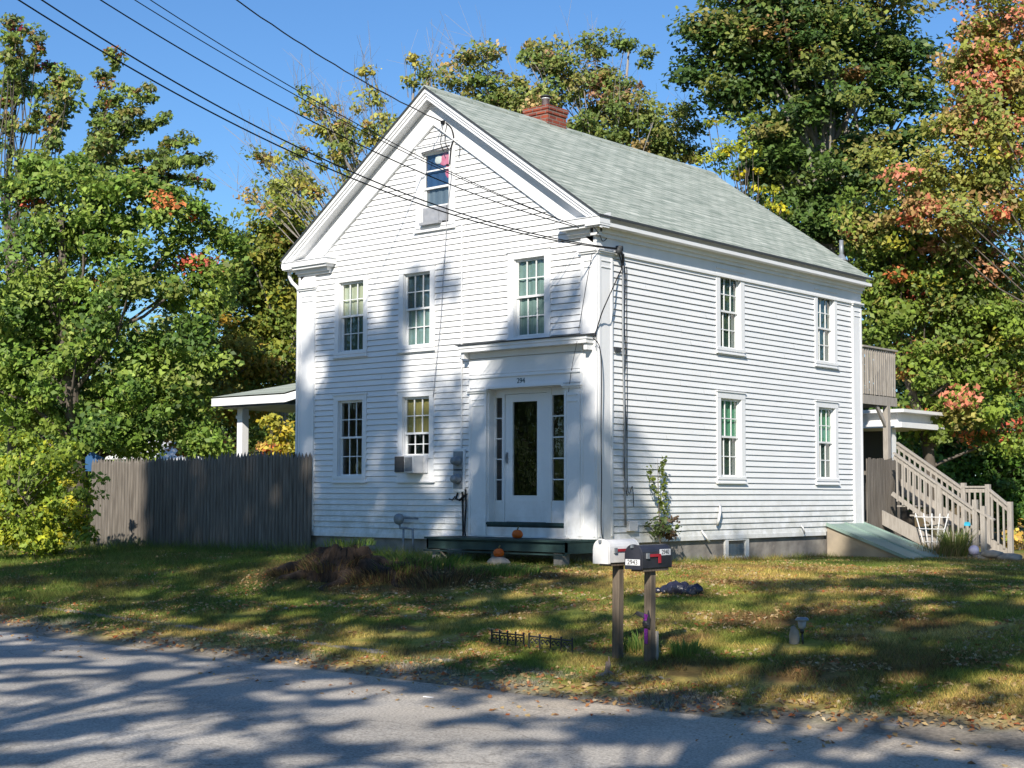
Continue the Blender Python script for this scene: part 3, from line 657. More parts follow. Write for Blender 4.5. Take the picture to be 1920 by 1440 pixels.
P2 = (float(P2[0]), -1.0, -.26); m = MB(); m.blob((P2[0], P2[1]+.0, -.36), (.22, .13, .11), 5, amp=.15); tag(m.build('rock', 'rock'), 'flat stone under the lower pumpkin before the green platform', 'rock')

# utilities on the front wall
m = MB(); m.box((-2.98, -.045, .74), (-2.72, -.016, 1.45)); mtb = m.build('meter_board', 'white_trim', house)
for z in (1.25, .95):
    m = MB(); m.lathe((-2.86, -.20, z), [(.03, .0), (.055, .01), (.066, .04), (.066, .10), (.085, .105), (.085, .155)], 18, 'y'); m.build('electric_meter', 'metal_grey', mtb, True)
    m = MB(); m.box((-2.96, -.06, z-.16), (-2.76, -.046, z+.16)); m.build('meter_box', 'metal_grey', mtb)
m = MB(); m.tube([(-2.81, -.03, 1.45), (-2.81, -.03, 3.0), (-2.81, -.045, 5.2)], .014, 8); m.build('conduit', 'white_trim', house)
m = MB(); m.tube([(-2.78, -.03, .74), (-2.76, -.04, .4), (-2.74, -.05, -.02)], .016); m.tube([(-2.70, -.04, .78), (-2.68, -.05, .5), (-2.70, -.06, .1), (-2.66, -.07, -.02)], .014); m.tube([(-2.86, -.05, .72), (-2.9, -.06, .62), (-2.80, -.07, .60), (-2.66, -.06, .7)], .02); m.tube([(-2.92, -.05, .66), (-2.98, -.06, .6), (-3.06, -.05, .62)], .012)
m.build('wiring', 'cable_black', house)
g = MB(); gx_ = -4.12
g.lathe((gx_, -.22, .27), [(.03, 0), (.09, .01), (.10, .05), (.09, .09), (.03, .10)], 16, 'y'); gm_ = g.build('gas_meter', 'metal_grey', house, True)
g = MB(); g.tube([(gx_, -.16, .2), (gx_+.02, -.16, .12), (gx_+.16, -.16, .12), (gx_+.32, -.16, .1), (gx_+.34, -.16, -.36)], .02, 8); g.tube([(gx_+.10, -.16, .12), (gx_+.10, -.16, -.36)], .02, 8); g.tube([(gx_+.08, -.14, .29), (gx_+.34, -.05, .28)], .014, 8); g.build('gas_pipe', 'metal_grey', gm_, True)
def cab(pts, r, name='cable', mt='cable_black', parent=house): 
    P = [Vector(p) for p in pts]; out = []
    for i in range(len(P)-1):
        p0 = P[max(i-1, 0)]; p1 = P[i]; p2 = P[i+1]; p3 = P[min(i+2, len(P)-1)]
        for t in (0, .25, .5, .75): out.append(.5*((2*p1)+(-p0+p2)*t+(2*p0-5*p1+4*p2-p3)*t*t+(-p0+3*p1-3*p2+p3)*t*t*t))
    out.append(P[-1]); m = MB(); m.tube(out, r, 6); return m.build(name, mt, parent, True)
# gable hardware, drooping loops and the cable running down the clapboards
G = lambda u, v, o=.05: tuple(float(c) for c in onY(u, v, -o))
cab([G(832, 228), G(828, 250), G(826, 268), G(832, 284)], .007); cab([G(838, 232), G(834, 262), G(842, 280), G(850, 262), G(846, 240)], .008)
cab([G(836, 230), G(846, 240), G(851, 258), G(846, 275), G(843, 308)], .012); cab([G(856, 262), G(862, 275), G(860, 296)], .006); cab([G(790, 287), G(815, 280), G(843, 272)], .007)
cab([G(843, 308), G(846, 330), G(838, 400), G(836, 440), G(832, 500), G(826, 600), G(818, 680), G(812, 745)], .006, mt='cable_grey')
m = MB(); m.box(np.array(G(832, 234, .0))-[.0, .08, .0], np.array(G(838, 227, .0))+[.0, .0, .0]); m.build('cable_bracket', 'cable_black', house); m = MB(); m.box((-3.16, -.07, 6.25), (-3.12, -.03, 6.28)); m.build('cable_bracket', 'cable_black', house)
# corner masthead, conduits and wires on the side wall
Sd = lambda u, v, o=.04: tuple(float(c) for c in onX(u, v, o))
m = MB(); m.tube([Sd(1168, 492), Sd(1168, 640), Sd(1171, 800), Sd(1172, 930), Sd(1173, 985)], .016, 8); m.build('service_conduit', 'metal_grey', house, True)
m = MB(); p = Sd(1160, 470, .14); m.blob(p, (.05, .05, .06), 3, 10, .1); p2 = Sd(1168, 478, .09); m.tube([p, p2, Sd(1168, 492)], .022, 8); m.box(np.array(Sd(1157, 472, .0)), np.array(Sd(1163, 460, .12))); m.build('service_head', 'lead', house, True)
cab([Sd(1160, 473, .12), Sd(1166, 500, .1), Sd(1158, 520), G(1140, 560, .06), G(1128, 588, .06), G(1118, 620, .07), G(1112, 632, .3)], .010)
cab([Sd(1166, 470, .12), Sd(1172, 520), Sd(1170, 600), Sd(1173, 660), Sd(1170, 720), Sd(1174, 800), Sd(1170, 880), Sd(1176, 930)], .007)
cab([Sd(1175, 500), Sd(1175, 600, .03), Sd(1176, 760, .03), Sd(1176, 900, .03), Sd(1180, 925), Sd(1186, 912), Sd(1188, 950)], .006)
cab([G(1112, 634, .2), G(1124, 650, .06), G(1128, 700, .06), G(1127, 800, .06), G(1128, 900, .06), G(1127, 980, .06), G(1130, 1010, .06)], .008)
cab([G(1110, 476), G(1098, 540), G(1085, 620, .08)], .004); cab([G(1082, 640, .28), G(1072, 690, .07), G(1066, 735, .08)], .004)
cab([G(1113, 425, .3), G(1124, 440, .05), Sd(1130, 452), Sd(1138, 446), Sd(1132, 440), Sd(1142, 436)], .007)
m = MB(); a = np.array(Sd(1172, 996, .0)); b = np.array(Sd(1188, 976, .0)); m.box((.0, a[1], a[2]), (.09, b[1], b[2])); m.build('junction_box', 'ac_white', house, bevel=.008)
m = MB(); a = np.array(Sd(1150, 660, .0)); b = np.array(Sd(1160, 652, .0)); m.box((.0, a[1], a[2]), (.05, b[1], b[2])); m.build('wall_clip', 'lead', house)
m = MB(); p = Sd(1350, 952); m.tube([Sd(1350, 948, .02), Sd(1351, 958, .09), Sd(1347, 975, .1), Sd(1345, 985, .05)], .025, 8); m.tube([Sd(1316, 995, .02), Sd(1322, 1004, .10), Sd(1330, 1016, .12)], .02, 8); m.tube([Sd(1503, 985, .02), Sd(1506, 990, .06), Sd(1509, 1000, .06)], .015, 8); m.build('outlet_pipe', 'ac_white', house, True)
# downspout at the far corner
dsx = -W-.06
cab([(-7.10, -.12, 4.86), (-7.11, -.10, 4.72), (-7.08, -.06, 4.62), (-6.98, -.03, 4.52), (-6.945, -.02, 4.40), (-6.945, -.02, 3.5), (-6.945, -.02, 1.5), (-6.945, -.02, .0)], .036, 'downspout', 'white_trim')

# bulkhead
def bulk():
    ya, yb = 7.13, 8.55; zt = .135; xb = 1.68; zg = -.47
    m = MB(); m.prism([(0.03, ya, zt-.03), (xb, ya, zg-.02), (xb, ya, -.75), (0.03, ya, -.75)], (0, yb-ya, 0))
    w_ = m.build('bulkhead', 'concrete', house); ym = (ya+yb)/2
    for (p, q) in ((ya-.05, ym-.012), (ym+.012, yb+.05)):
        m = MB(); m.prism([(-.0+.035, p, zt+.02), (xb+.06, p, zg+.01), (xb+.06, p, zg-.03), (.035, p, zt-.02)], (0, q-p, 0)); 
        for yy in (p, q-.035): m.prism([(.04, yy, zt+.045), (xb+.05, yy, zg+.035), (xb+.05, yy, zg+.01), (.04, yy, zt+.02)], (0, .035, 0))
        m.build('hatch_door', 'hatch_green', w_)
bulk()

# left porch roof with post
pr = empty('side_porch', (-8.5, 1.5, -.4), 'white side porch with low green-grey roof behind the stockade fence', 'porch')
A = np.array(dep(397, 745, 29.6)); B = np.array([-7.75, A[1], A[2]]); C_ = np.array([-6.93, A[1]+.45, A[2]+.26]); zt = A[2]
D_ = np.array([-6.93, A[1]+3.0, zt+.85]); E_ = np.array([A[0]+.9, A[1]+3.0, zt+.62]); F_ = np.array([A[0], A[1]+3.6, zt])
m = MB(); n0 = len(m.v); m.v += [tuple(p) for p in (A, B, C_, D_, E_, F_)]; m.f += [(0, 1, 2, 3, 4), (0, 4, 5)]
m.v += [tuple(p-np.array([0, 0, .03])) for p in (A, B, C_, D_, E_, F_)]; m.f += [(10, 9, 8, 7, 6), (11, 10, 6)]
m.build('porch_roof', 'roof_shingles', pr)
m = MB()
def fas(p, q, h): m.prism([tuple(p), tuple(q), tuple(q-np.array([0, 0, h])), tuple(p-np.array([0, 0, h]))], (0, .04, 0))
fas(A-np.array([0, .005, .03]), B-np.array([0, .005, .03]), .15); fas(B-np.array([0, 0, .03]), C_-np.array([0, 0, .03]), .15); fas(A-np.array([0, 0, .03]), F_-np.array([0.001, 0, .03]), .15)
m.build('porch_fascia', 'white_trim', pr)
m = MB(); m.quad(A+[.02, .02, -.22], B+[0, .02, -.22], (C_[0], D_[1], zt-.22), (A[0]+.02, D_[1], zt-.22)); m.build('porch_ceiling', 'old_trim', pr)
pp = onY(455, 820, A[1]+.5); m = MB(); m.box((pp[0]-.08, A[1]+.42, -.6), (pp[0]+.08, A[1]+.58, zt-.22)); m.box((pp[0]-.1, A[1]+.4, zt-.42), (pp[0]+.1, A[1]+.6, zt-.36)); m.build('porch_post', 'white_trim', pr)
m = MB(); m.box((C_[0], A[1]+.3, zt-.1), (C_[0]-.05, D_[1], zt+.2)); m.build('porch_ledger', 'white_trim', pr)

# stockade fence
fn = empty('stockade_fence', (-9.5, -.12, -.45), 'weathered grey-brown stockade fence with pointed pickets running left from the house', 'fence')
def picket(m, x, y, zt, wdt, zb):
    r = wdt/2; n = len(m.v); k = 6
    for z in (zb, zt-.11, ):
        for j in range(k): a = math.pi*j/(k-1); m.v.append((x-r*math.cos(a), y-.030*math.sin(a), z))
    for j in range(k-1): m.f.append((n+j, n+j+1, n+k+j+1, n+k+j))
    m.v.append((x+random.uniform(-.008, .008), y-.004, zt)); t = len(m.v)-1
    for j in range(k-1): m.f.append((n+k+j, n+k+j+1, t))
    m.f.append((n, n+k, t, n+2*k-1, n+k-1))
def panel(x0, x1, y0, y1, zt0, zt1):
    m = MB(); x = x0; d = x1-x0
    while x < x1-.02:
        wd = random.uniform(.088, .108); t = (x-x0)/d; zt_ = zt0+(zt1-zt0)*t+random.uniform(-.03, .03)
        picket(m, x+wd/2, y0+(y1-y0)*t+random.uniform(-.006, .006), zt_, wd*.96, -.85); x += wd
    m.box((x0, max(y0, y1)+.004, .0), (x1, max(y0, y1)+.05, .08)); m.box((x0, max(y0, y1)+.004, 1.1), (x1, max(y0, y1)+.05, 1.18))
    return m.build('fence_panel', 'weathered_wood', fn)
xl = float(onY(172, 940, -.12)[0]); xm = float(onY(409, 940, -.12)[0])
panel(xm+.01, -6.50, -.09, -.09, 1.50, 1.47); panel(xl, (xl+xm)/2, -.14, -.12, 1.42, 1.44); panel((xl+xm)/2, xm, -.12, -.10, 1.45, 1.45)
m = MB(); yy = -.12
while yy < 4: picket(m, xl-.02, yy+.03, 1.42, .07, -.9); m.box((xl-.03, yy, -.9), (xl-.005, yy+.066, 1.34)); yy += .07
m.build('fence_panel', 'weathered_wood', fn)
m = MB()
for x in (xl+.03, (xl+xm)/2, xm, -6.97): m.box((x-.05, .02, -.9), (x+.05, .11, 1.40))
m.build('fence_post', 'weathered_wood', fn)

# rear balcony, stairs
bal = empty('rear_balcony', (-.5, 9.4, -.5), 'grey wooden second-floor balcony behind the rear corner of the house', 'balcony')
yE = float(onX(1681, 700, .05)[1]); zr0 = float(onX(1620, 647, 0.05)[2]); zf = float(onX(1650, 741, .05)[2])
m = MB(); y = L+.05
while y < yE-.03:
    wd = random.uniform(.055, .085); m.box((.03, y, zf-.0), (.05, y+wd*.55, zr0-.03)); y += wd+.02
m.build('balustrade', 'deck_wood', bal)
m = MB(); y = -2.6
while y < 0: m.box((y, yE-.05, zf), (y+.05, yE-.03, zr0-.03)); y += .09
m.build('balustrade', 'deck_wood', bal)
m = MB(); m.box((-.02, L, zr0-.035), (.08, yE+.02, zr0)); m.box((-2.6, yE-.08, zr0-.035), (-.02, yE+.02, zr0)); m.box((.0, L, zr0-.14), (.03, yE, zr0-.06)); m.build('handrail', 'deck_wood', bal)
m = MB(); m.box((-.0, L+.02, zf-.20), (.055, yE, zf-.02)); m.box((-2.6, yE-.05, zf-.2), (0, yE, zf-.02)); m.box((-2.6, L+.02, zf-.06), (-.001, yE-.05, zf-.02)); m.build('deck_frame', 'deck_wood', bal)
px = .0; m = MB(); pa = onX(1664, 800, 0.02); m.box((-.05, pa[1]-.06, -.7), (.06, pa[1]+.06, zf-.2)); m.beam((0, pa[1]-.45, zf-.2), (0, pa[1]-.05, zf-.6), .05, .08); m.build('support_post', 'deck_wood', bal)
sc = empty('privacy_screen', (0, 9.4, -.5), 'upright grey board screen between the house corner and the stairs', 'fence')
m = MB(); y = L+.06; y2 = float(onX(1686, 920, .08)[1])
while y < y2: m.box((.075, y, -.8), (.095, y+.088, 1.43+random.uniform(-.02, .02))); y += .092
m.box((.03, L+.05, .1), (.074, y2, .18)); m.box((.03, L+.05, 1.1), (.074, y2, 1.18)); m.build('screen_board', 'weathered_wood', sc)
# back porch behind (white eave, columns)
bp = empty('rear_porch', (-.6, 12.0, -.5), 'small white rear porch with flat eave seen under the balcony', 'porch')
e1 = dep(1698, 770, 32.5); e0 = dep(1600, 762, 32.5)
m = MB(); m.box((-3.2, e1[1]-.1, e1[2]-.03), (e1[0], e1[1]+2.2, e1[2]+.04)); m.box((-3.2, e1[1]+.12, e1[2]-.30), (e1[0]-.25, e1[1]+2.2, e1[2]-.03)); m.box((-3.2, e1[1]-.0, e1[2]-.36), (e1[0]-.1, e1[1]+2.2, e1[2]-.24)); m.build('porch_eave', 'white_trim', bp)
m = MB(); m.box((e1[0]-.55, e1[1]+.1, -.6), (e1[0]-.38, e1[1]+.3, e1[2]-.36)); m.box((e1[0]-1.7, e1[1]+.1, -.6), (e1[0]-1.5, e1[1]+.3, e1[2]-.36)); m.build('porch_post', 'white_trim', bp)
m = MB(); m.box((-3.2, e1[1]+1.6, -.6), (e1[0]-1.3, e1[1]+1.7, e1[2]-.3)); m.build('porch_wall', 'interior', bp)
st = empty('outdoor_staircase', (1.2, 9.7, -.5), 'light weathered wooden outdoor stairs with railings beside the green bulkhead', 'stairs')
railz = lambda x: 1.80-.674*x
YN, YF = 9.30, 10.15
m = MB()
for yy, xa, xb in ((YN, .35, 2.0), (YF, .0, 1.40)):
    m.beam((xa, yy, railz(xa)-.02), (xb, yy, railz(xb)-.02), .10, .035); m.beam((xa, yy, railz(xa)-.09), (xb, yy, railz(xb)-.09), .04, .09)
m.beam((1.40, YF, .87), (1.92, YF, .87), .10, .035); m.beam((1.40, YF, .80), (1.92, YF, .80), .04, .08)
m.beam((1.92, YF, .84), (2.34, YF, .50), .10, .035); m.beam((1.92, YF, .76), (2.34, YF, .42), .04, .08)
m.beam((2.0, YN, railz(2.0)), (2.4, YN, railz(2.4)+.05), .10, .035)
m.build('handrail', 'deck_wood', st)
for yy, xa, xb in ((YN, .42, 2.0), (YF, .05, 2.3)):
    m = MB(); x = xa
    while x < xb:
        zt_ = min(railz(x)-.06, 9) if x < 1.4 or yy == YN else (.82 if x < 1.92 else .80-(x-1.92)*.8)
        m.box((x-.017, yy-.03, max(zt_-.88, -.6)), (x+.017, yy+.0, zt_)); x += .115
    m.build('balustrade', 'deck_wood', st)
m = MB()
for yy in (YN, YF): m.beam((.3, yy, railz(.3)-.86), (2.15, yy, railz(2.15)-.86), .04, .08)
m.beam((.0, YN-.02, .30), (1.95, YN-.02, -.62+.0), .045, .26); m.beam((.0, YF+.02, .92), (2.3, YF+.02, -.5), .045, .26)
m.build('stringer', 'deck_wood', st)
m = MB()
for i in range(6): x = .55+i*.27; z = .50-i*.182; m.box((x-.15, YN, z-.03), (x+.15, YF, z))
m.build('tread', 'deck_wood', st)
for (x, yy, zt_) in ((1.42, YF, .95), (1.92, YF, .92), (2.36, YF, .58), (2.02, YN, .62), (2.18, YN, .50), (1.30, YN, .90)):
    m = MB(); m.box((x-.045, yy-.045, -.7), (x+.045, yy+.045, zt_)); m.build('newel_post', 'deck_wood', st)
# trellis leaning at the stairs
tr = empty('trellis', (1.3, 9.1, -.5), 'small white fan-shaped garden trellis in front of the stairs', 'trellis')
ty = 9.05; tb = onY(1748, 1012, ty); tx = float(tb[0]); m = MB()
for i in range(5):
    a = (i-2)*.17; m.beam((tx+a*.35, ty, -.45), (tx+a*1.0, ty, .35), .018, .012, (0, 1, 0))
for z, h in ((-.2, .14), (.05, .26), (.28, .36)): m.beam((tx-h, ty-.012, z), (tx+h, ty-.012, z), .012, .018, (0, 1, 0))
m.build('trellis_slat', 'paint_white', tr)
q = onY(1826, 1032, 8.9); m = MB(); m.blob((q[0], 8.9, q[2]), (.10, .10, .10), 4, 20, .02); tag(m.build('garden_ball', 'ball', None, True), 'pale lilac ball lying at the foot of the stairs', 'ball')
q = onY(1815, 983, 9.25); m = MB(); m.box((q[0]-.055, 9.2, q[2]-.03), (q[0]+.055, 9.24, q[2]+.03)); m.box((q[0]-.04, 9.19, q[2]+.03), (q[0]+.04, 9.235, q[2]+.045)); tag(m.build('plastic_tub', 'cyan_plastic'), 'small bright blue plastic tub hung on the stair railing', 'tub')
for i, (u, v, r, lab) in enumerate(((1862, 1040, .16, 'pale rock right of the lilac ball at the stair foot'), (1893, 1046, .17, 'flat tan rock at the right end of the stair foot'), (1845, 1046, .10, 'small grey rock between the lilac ball and the larger rocks'))):
    q = onY(u, v, 8.6); m = MB(); m.blob((q[0], 8.6, q[2]), (r*1.4, r, r*.5), 10+i); tag(m.build('rock', 'rock', None, True), lab, 'rock')

# ------------------------------------------------------------------ mailboxes
def mailbox(u, v, ztop, bodymat, postlab, label, num, numside):
    g0 = gp(u, v); x, y = float(g0[0]), float(g0[1]); zg = float(H(x, y)); e = empty('mailbox', (x, y, zg), label, 'mailbox', 'mailboxes on wooden posts by the road')
    m = MB(); zb = ztop-.215
    T = lambda px_, py_, pz: (x+px_, y+py_+.012*(pz-zg), pz)
    m.box((-.040, -.040, zg-.25), (.040, .040, zb-.03), T); m.build('post', 'post_wood', e, bevel=.006)
    m = MB(); m.box((-.07, -.2, zb-.03), (.07, .2, zb), T); m.build('support_board', 'post_wood', e)
    def prof(s, k=10):
        pts = [(-.083*s, 0), (-.083*s, .125)]
        for i in range(1, k): a = math.pi*i/k; pts.append((-.083*s*math.cos(a), .125+.09*s*math.sin(a)))
        pts += [(.083*s, .125), (.083*s, 0)]; return pts
    m = MB(); m.prism([(x+a, y-.235, zb+b) for a, b in prof(1)], (0, .47, 0)); body = m.build('box_body', bodymat, e, bevel=.004)
    m = MB(); m.prism([(x+a, y-.262, zb+b-.002) for a, b in prof(1.05)], (0, .024, 0)); m.build('box_door', bodymat, e, bevel=.006)
    m = MB(); m.box((x-.012, y-.285, zb+.19), (x+.012, y-.262, zb+.215)); m.build('door_latch', 'metal_grey', e)
    m = MB(); m.prism([(x+a, y+.235, zb+b) for a, b in prof(1.03)], (0, .012, 0)); m.build('rear_plate', bodymat, e)
    m = MB(); m.box((x+.085, y-.17, zb+.09), (x+.100, y-.13, zb+.14)); m.build('flag_hinge', 'metal_grey', e)
    m = MB(); m.box((x+.089, y-.13, zb+.105), (x+.094, y+.06, zb+.130)); m.box((x+.089, y+.02, zb+.045), (x+.094, y+.06, zb+.105)); m.build('flag', 'flag_red', e)
    if num:
        m = MB(); 
        if numside: m.box((x+.0835, y+.06, zb+.125), (x+.0865, y+.225, zb+.175)); m.build('number_plate', 'paint_white', e); text_mesh(num, .058, lambda a, b, c: (x+.087+c, y+.142+a, zb+.150+b), 'number', 'ink', e, .001)
        else: m.box((x-.082, y-.266, zb+.03), (x+.082, y-.262, zb+.085)); m.build('number_plate', 'paint_white', e); text_mesh(num, .060, lambda a, b, c: (x+a, y-.267-c, zb+.057+b), 'number', 'ink', e, .001)
    return e, x, y, zg, zb
e1_, *_ = mailbox(1158, 1234, .275, 'mailbox_white', '', 'white metal mailbox with red flag on a weathered post', None, False)
e2_, mx_, my_, mz_, mb_ = mailbox(1218, 1239, .235, 'mailbox_black', '', 'black metal mailbox with red flag and number plates, purple ribbon on its post', '2943', False)
m = MB(); zb = mb_; m.box((mx_+.0835, my_+.05, zb+.115), (mx_+.0865, my_+.225, zb+.172)); m.build('number_plate', 'paint_white', e2_); text_mesh('2940', .060, lambda a, b, c: (mx_+.087+c, my_+.138+a, zb+.143+b), 'number', 'ink', e2_, .001)
m = MB(); m.box((mx_-.03, my_+.045, mz_-.05), (mx_+.05, my_+.075, mz_+.27)); m.build('post_splint', 'deck_wood', e2_)
rb = empty('ribbon_bow', (mx_, my_-.06, mz_+.2), 'shiny purple and black ribbon bow tied to the black mailbox post', 'ribbon')
yb_ = my_-.052
m = MB(); m.box((mx_-.018, yb_-.008, mz_+.16), (mx_+.018, yb_, mz_+.30)); m.prism([(mx_-.045, yb_, mz_+.44), (mx_+.03, yb_, mz_+.43), (mx_+.0, yb_, mz_+.35), (mx_-.02, yb_, mz_+.37)], (0, -.012, 0)); m.build('purple_ribbon', 'purple_foil', rb)
m = MB(); m.blob((mx_+.0, yb_-.01, mz_+.345), (.035, .02, .035), 6, 10); m.prism([(mx_, yb_, mz_+.38), (mx_-.10, yb_-.03, mz_+.43), (mx_-.13, yb_-.04, mz_+.41), (mx_-.08, yb_-.03, mz_+.46), (mx_-.01, yb_, mz_+.44)], (0, -.008, 0)); m.prism([(mx_+.0, yb_, mz_+.35), (mx_+.045, yb_, mz_+.30), (mx_+.05, yb_, mz_+.40), (mx_+.028, yb_, mz_+.47), (mx_+.015, yb_, mz_+.40)], (0, -.01, 0)); m.prism([(mx_-.04, yb_, mz_+.325), (mx_+.04, yb_, mz_+.31), (mx_+.03, yb_, mz_+.34), (mx_-.03, yb_, mz_+.35)], (0, -.014, 0)); m.build('black_ribbon', 'plastic_black', rb)

# driftwood branch beside the post
g0 = gp(1140, 1268); x, y, z = [float(c) for c in g0]; r_ = RV; m = MB()
def pr_(a, b, h): return (x+a*r_[0]-b*.76, y+a*r_[1]+b*.65, z+h)
m.tube([pr_(.0, .05, .12), pr_(.0, .02, .08), pr_(-.01, 0, .03), pr_(-.05, -.02, .012), pr_(-.12, -.05, .01)], [.012, .02, .026, .02, .008], 7)
m.tube([pr_(0, 0, .04), pr_(.03, -.03, .02), pr_(.06, -.06, .012)], [.02, .014, .005], 6); m.tube([pr_(0, .0, .05), pr_(.02, .03, .10), pr_(.015, .04, .17)], [.02, .014, .006], 6); m.tube([pr_(0, 0, .03), pr_(-.04, .03, .02), pr_(-.08, .06, .02)], [.016, .011, .005], 6)
tag(m.build('driftwood', 'driftwood', None, True), 'pale forked root lying at the foot of the white mailbox post', 'branch')
# scroll edging
for i, (ua, va, ub, vb, lab) in enumerate(((922, 1208, 982, 1215, 'left panel of low black scrollwork edging stuck in the lawn'), (992, 1216, 1073, 1226, 'right panel of low black scrollwork edging, nearer the mailboxes'))):
    A_ = gp(ua, va); B_ = gp(ub, vb); zz = max(A_[2], B_[2])-.0; A_ = Vector((A_[0], A_[1], A_[2])); B_ = Vector((B_[0], B_[1], B_[2])); d = B_-A_; n = 4
    e = empty('lawn_edging', tuple(A_), lab, 'edging', 'scrollwork edging panels on the lawn')
    m = MB(); up = Vector((0, 0, 1)); h = .135
    m.tube([A_+up*(h-.01), B_+up*(h-.01)], .008, 5); m.tube([A_+up*.02, B_+up*.02], .004, 5)
    for j in range(n+1):
        p = A_+d*j/n; m.tube([p-up*.05, p+up*h], .009, 5)
    m.build('frame', 'plastic_black', e)
    m = MB()
    for j in range(n+1): p = A_+d*j/n; m.blob(tuple(p+up*(h+.008)), (.012, .012, .014), 2, 8, 0)
    m.build('finial', 'plastic_black', e, True)
    m = MB()
    for j in range(n):
        for s_ in (-1, 1):
            c = A_+d*((j+.5+s_*.22)/n)+up*(.075)
            pts = [c+(d.normalized()*math.cos(a*s_)+up*math.sin(a))*(.036-.0035*k) for k, a in enumerate([q*.7 for q in range(10)])]
            m.tube(pts, .0075, 4)
    m.build('scroll', 'plastic_black', e, True)
# black bag
A_ = gp(1234, 1112); B_ = gp(1302, 1116); m = MB(); A_ = np.array(A_); B_ = np.array(B_); c = A_*.6+B_*.4
for t, rr in ((.0, .045), (.2, .06), (.42, .09), (.62, .10), (.8, .07), (.98, .085)):
    p = A_+(B_-A_)*t; m.blob((p[0], p[1], p[2]+rr*.6), (rr*1.25, rr*1.1, rr*.95), int(t*50), 16, .5, 3.0)
tag(m.build('plastic_bag', 'plastic_bag', None, True), 'crumpled black plastic bag lying on the lawn behind the mailboxes', 'bag')
# solar path light with stone
g0 = gp(1504, 1207); x, y, z = [float(c) for c in g0]; e = empty('path_light', (x, y, z), 'small grey garden path light on a dark stake in the lawn', 'garden light')
m = MB(); m.tube([(x+.01, y, z-.05), (x, y, z+.13)], .010, 8); m.tube([(x, y, z+.10), (x, y, z+.145)], .02, 8); m.build('stake', 'plastic_black', e, True)
m = MB(); m.lathe((x, y, z+.14), [(.02, 0), (.036, .02), (.042, .085)], 12); m.build('lamp_lens', 'frost_glass', e, True)
m = MB(); m.lathe((x, y, z+.222), [(.068, 0), (.068, .012), (.05, .03), (.0, .034)], 8); m.build('lamp_cap', 'metal_grey', e, True)
g0 = gp(1489, 1207); m = MB(); m.blob((g0[0], g0[1], g0[2]+.05), (.055, .05, .115), 8, 14, .35); tag(m.build('rock', 'rock', None, True), 'upright pale stone beside the garden path light', 'rock')
# stray bits on the road shoulder
g0 = gp(803, 1311); m = MB(); m.box((g0[0]-.05, g0[1]-.012, g0[2]+.012), (g0[0]+.05, g0[1]+.012, g0[2]+.022)); tag(m.build('litter_scrap', 'paint_white'), 'small white scrap lying on the road shoulder', 'litter')
# blue canopy & white shed behind fence
q = dep(168, 846, 33); m = MB(); a, b, c2 = dep(160, 858, 33), dep(170, 848, 33), dep(190, 859, 33); zb = -.4
m.prism([tuple(a), tuple(b), tuple(c2), (c2[0], c2[1], c2[2]-.3), (a[0], a[1], a[2]-.3)], (-.3, .3, 0)); tag(m.build('tarp_shelter', 'tarp_blue'), 'blue tarp peak just showing above the left end of the fence', 'tarp')
a = dep(215, 850, 44); b = dep(256, 850, 44); tz = dep(230, 830, 44)[2]
sh = empty('garden_shed', ((a[0]+b[0])/2, a[1], -.6), 'small white shed half hidden by leaves behind the left fence', 'shed')
m = MB(); m.box((a[0], a[1], -.7), (b[0], a[1]+2.5, tz-.5)); m.build('wall', 'paint_white', sh)
m = MB(); m.prism([(a[0]-.2, a[1]-.2, tz-.5), (b[0]+.2, a[1]-.2, tz-.5), ((a[0]+b[0])/2, a[1]-.2, tz+.1)], (0, 2.9, 0)); m.build('roof', 'paint_white', sh)

# ------------------------------------------------------------------ stump
c0 = gp(615, 1086); sxx, syy = float(c0[0])-.15, float(c0[1])+.45; sz = float(H(sxx, syy))
stp = empty('tree_stump', (sxx, syy, sz), 'large rotten overgrown tree stump on the slope before the fence end', 'stump')
m = MB(); k = 110; prof = [(1.12, -.5), (.92, -.04), (.80, .06), (.71, .14), (.64, .22), (.585, .30), (.55, .37), (.50, .41), (.42, .40), (.3, .35), (.15, .33), (.0, .33)]; n = len(m.v)
for r, h in prof:
    for j in range(k):
        a = 2*math.pi*j/k; ca, sa_ = math.cos(a), math.sin(a)
        q = 1+.30*(float(fbm(ca*2.5+4, sa_*2.5+4, 81))-.5)*2+.20*(float(vnoise(ca*9+20, sa_*9+20+h*2, 82))-.5)+.13*(float(vnoise(ca*26+50, sa_*26+50+h*7, 84))-.5)
        hh = h*.80+(.16*(float(fbm(ca*3+r*2+8, sa_*3+8, 83))-.5)*2+.07*(float(vnoise(ca*14+30+r*9, sa_*14+30, 85))-.5) if h > .1 else 0)
        m.v.append((sxx+r*q*ca*.72, syy+r*q*sa_*.6, sz+hh*.9))
for i in range(len(prof)-1):
    for j in range(k): j2 = (j+1) % k; m.f.append((n+i*k+j, n+i*k+j2, n+(i+1)*k+j2, n+(i+1)*k+j))
m.build('stump_body', 'stump_wood', stp)
for a, ln in ((3.5, 1.1), (4.2, .7), (5.3, .9), (6.1, 1.3), (.2, 1.5), (2.8, 1.0)):
    pts = []; m = MB()
    for i in range(11):
        t = i/10; x = sxx+math.cos(a+.2*math.sin(t*6))*(.45+ln*t); y = syy+math.sin(a+.15*math.sin(t*5))*(.35+ln*t*.8); pts.append((x, y, float(H(x, y))+.09*(1-t)**2-.03*t+.012*math.sin(i*2.1)))
    m.tube(pts, [.12*(1-i/11)+.015 + .012*math.sin(i*1.7) for i in range(11)], 7)
    m.build('root', 'stump_wood', stp, True)

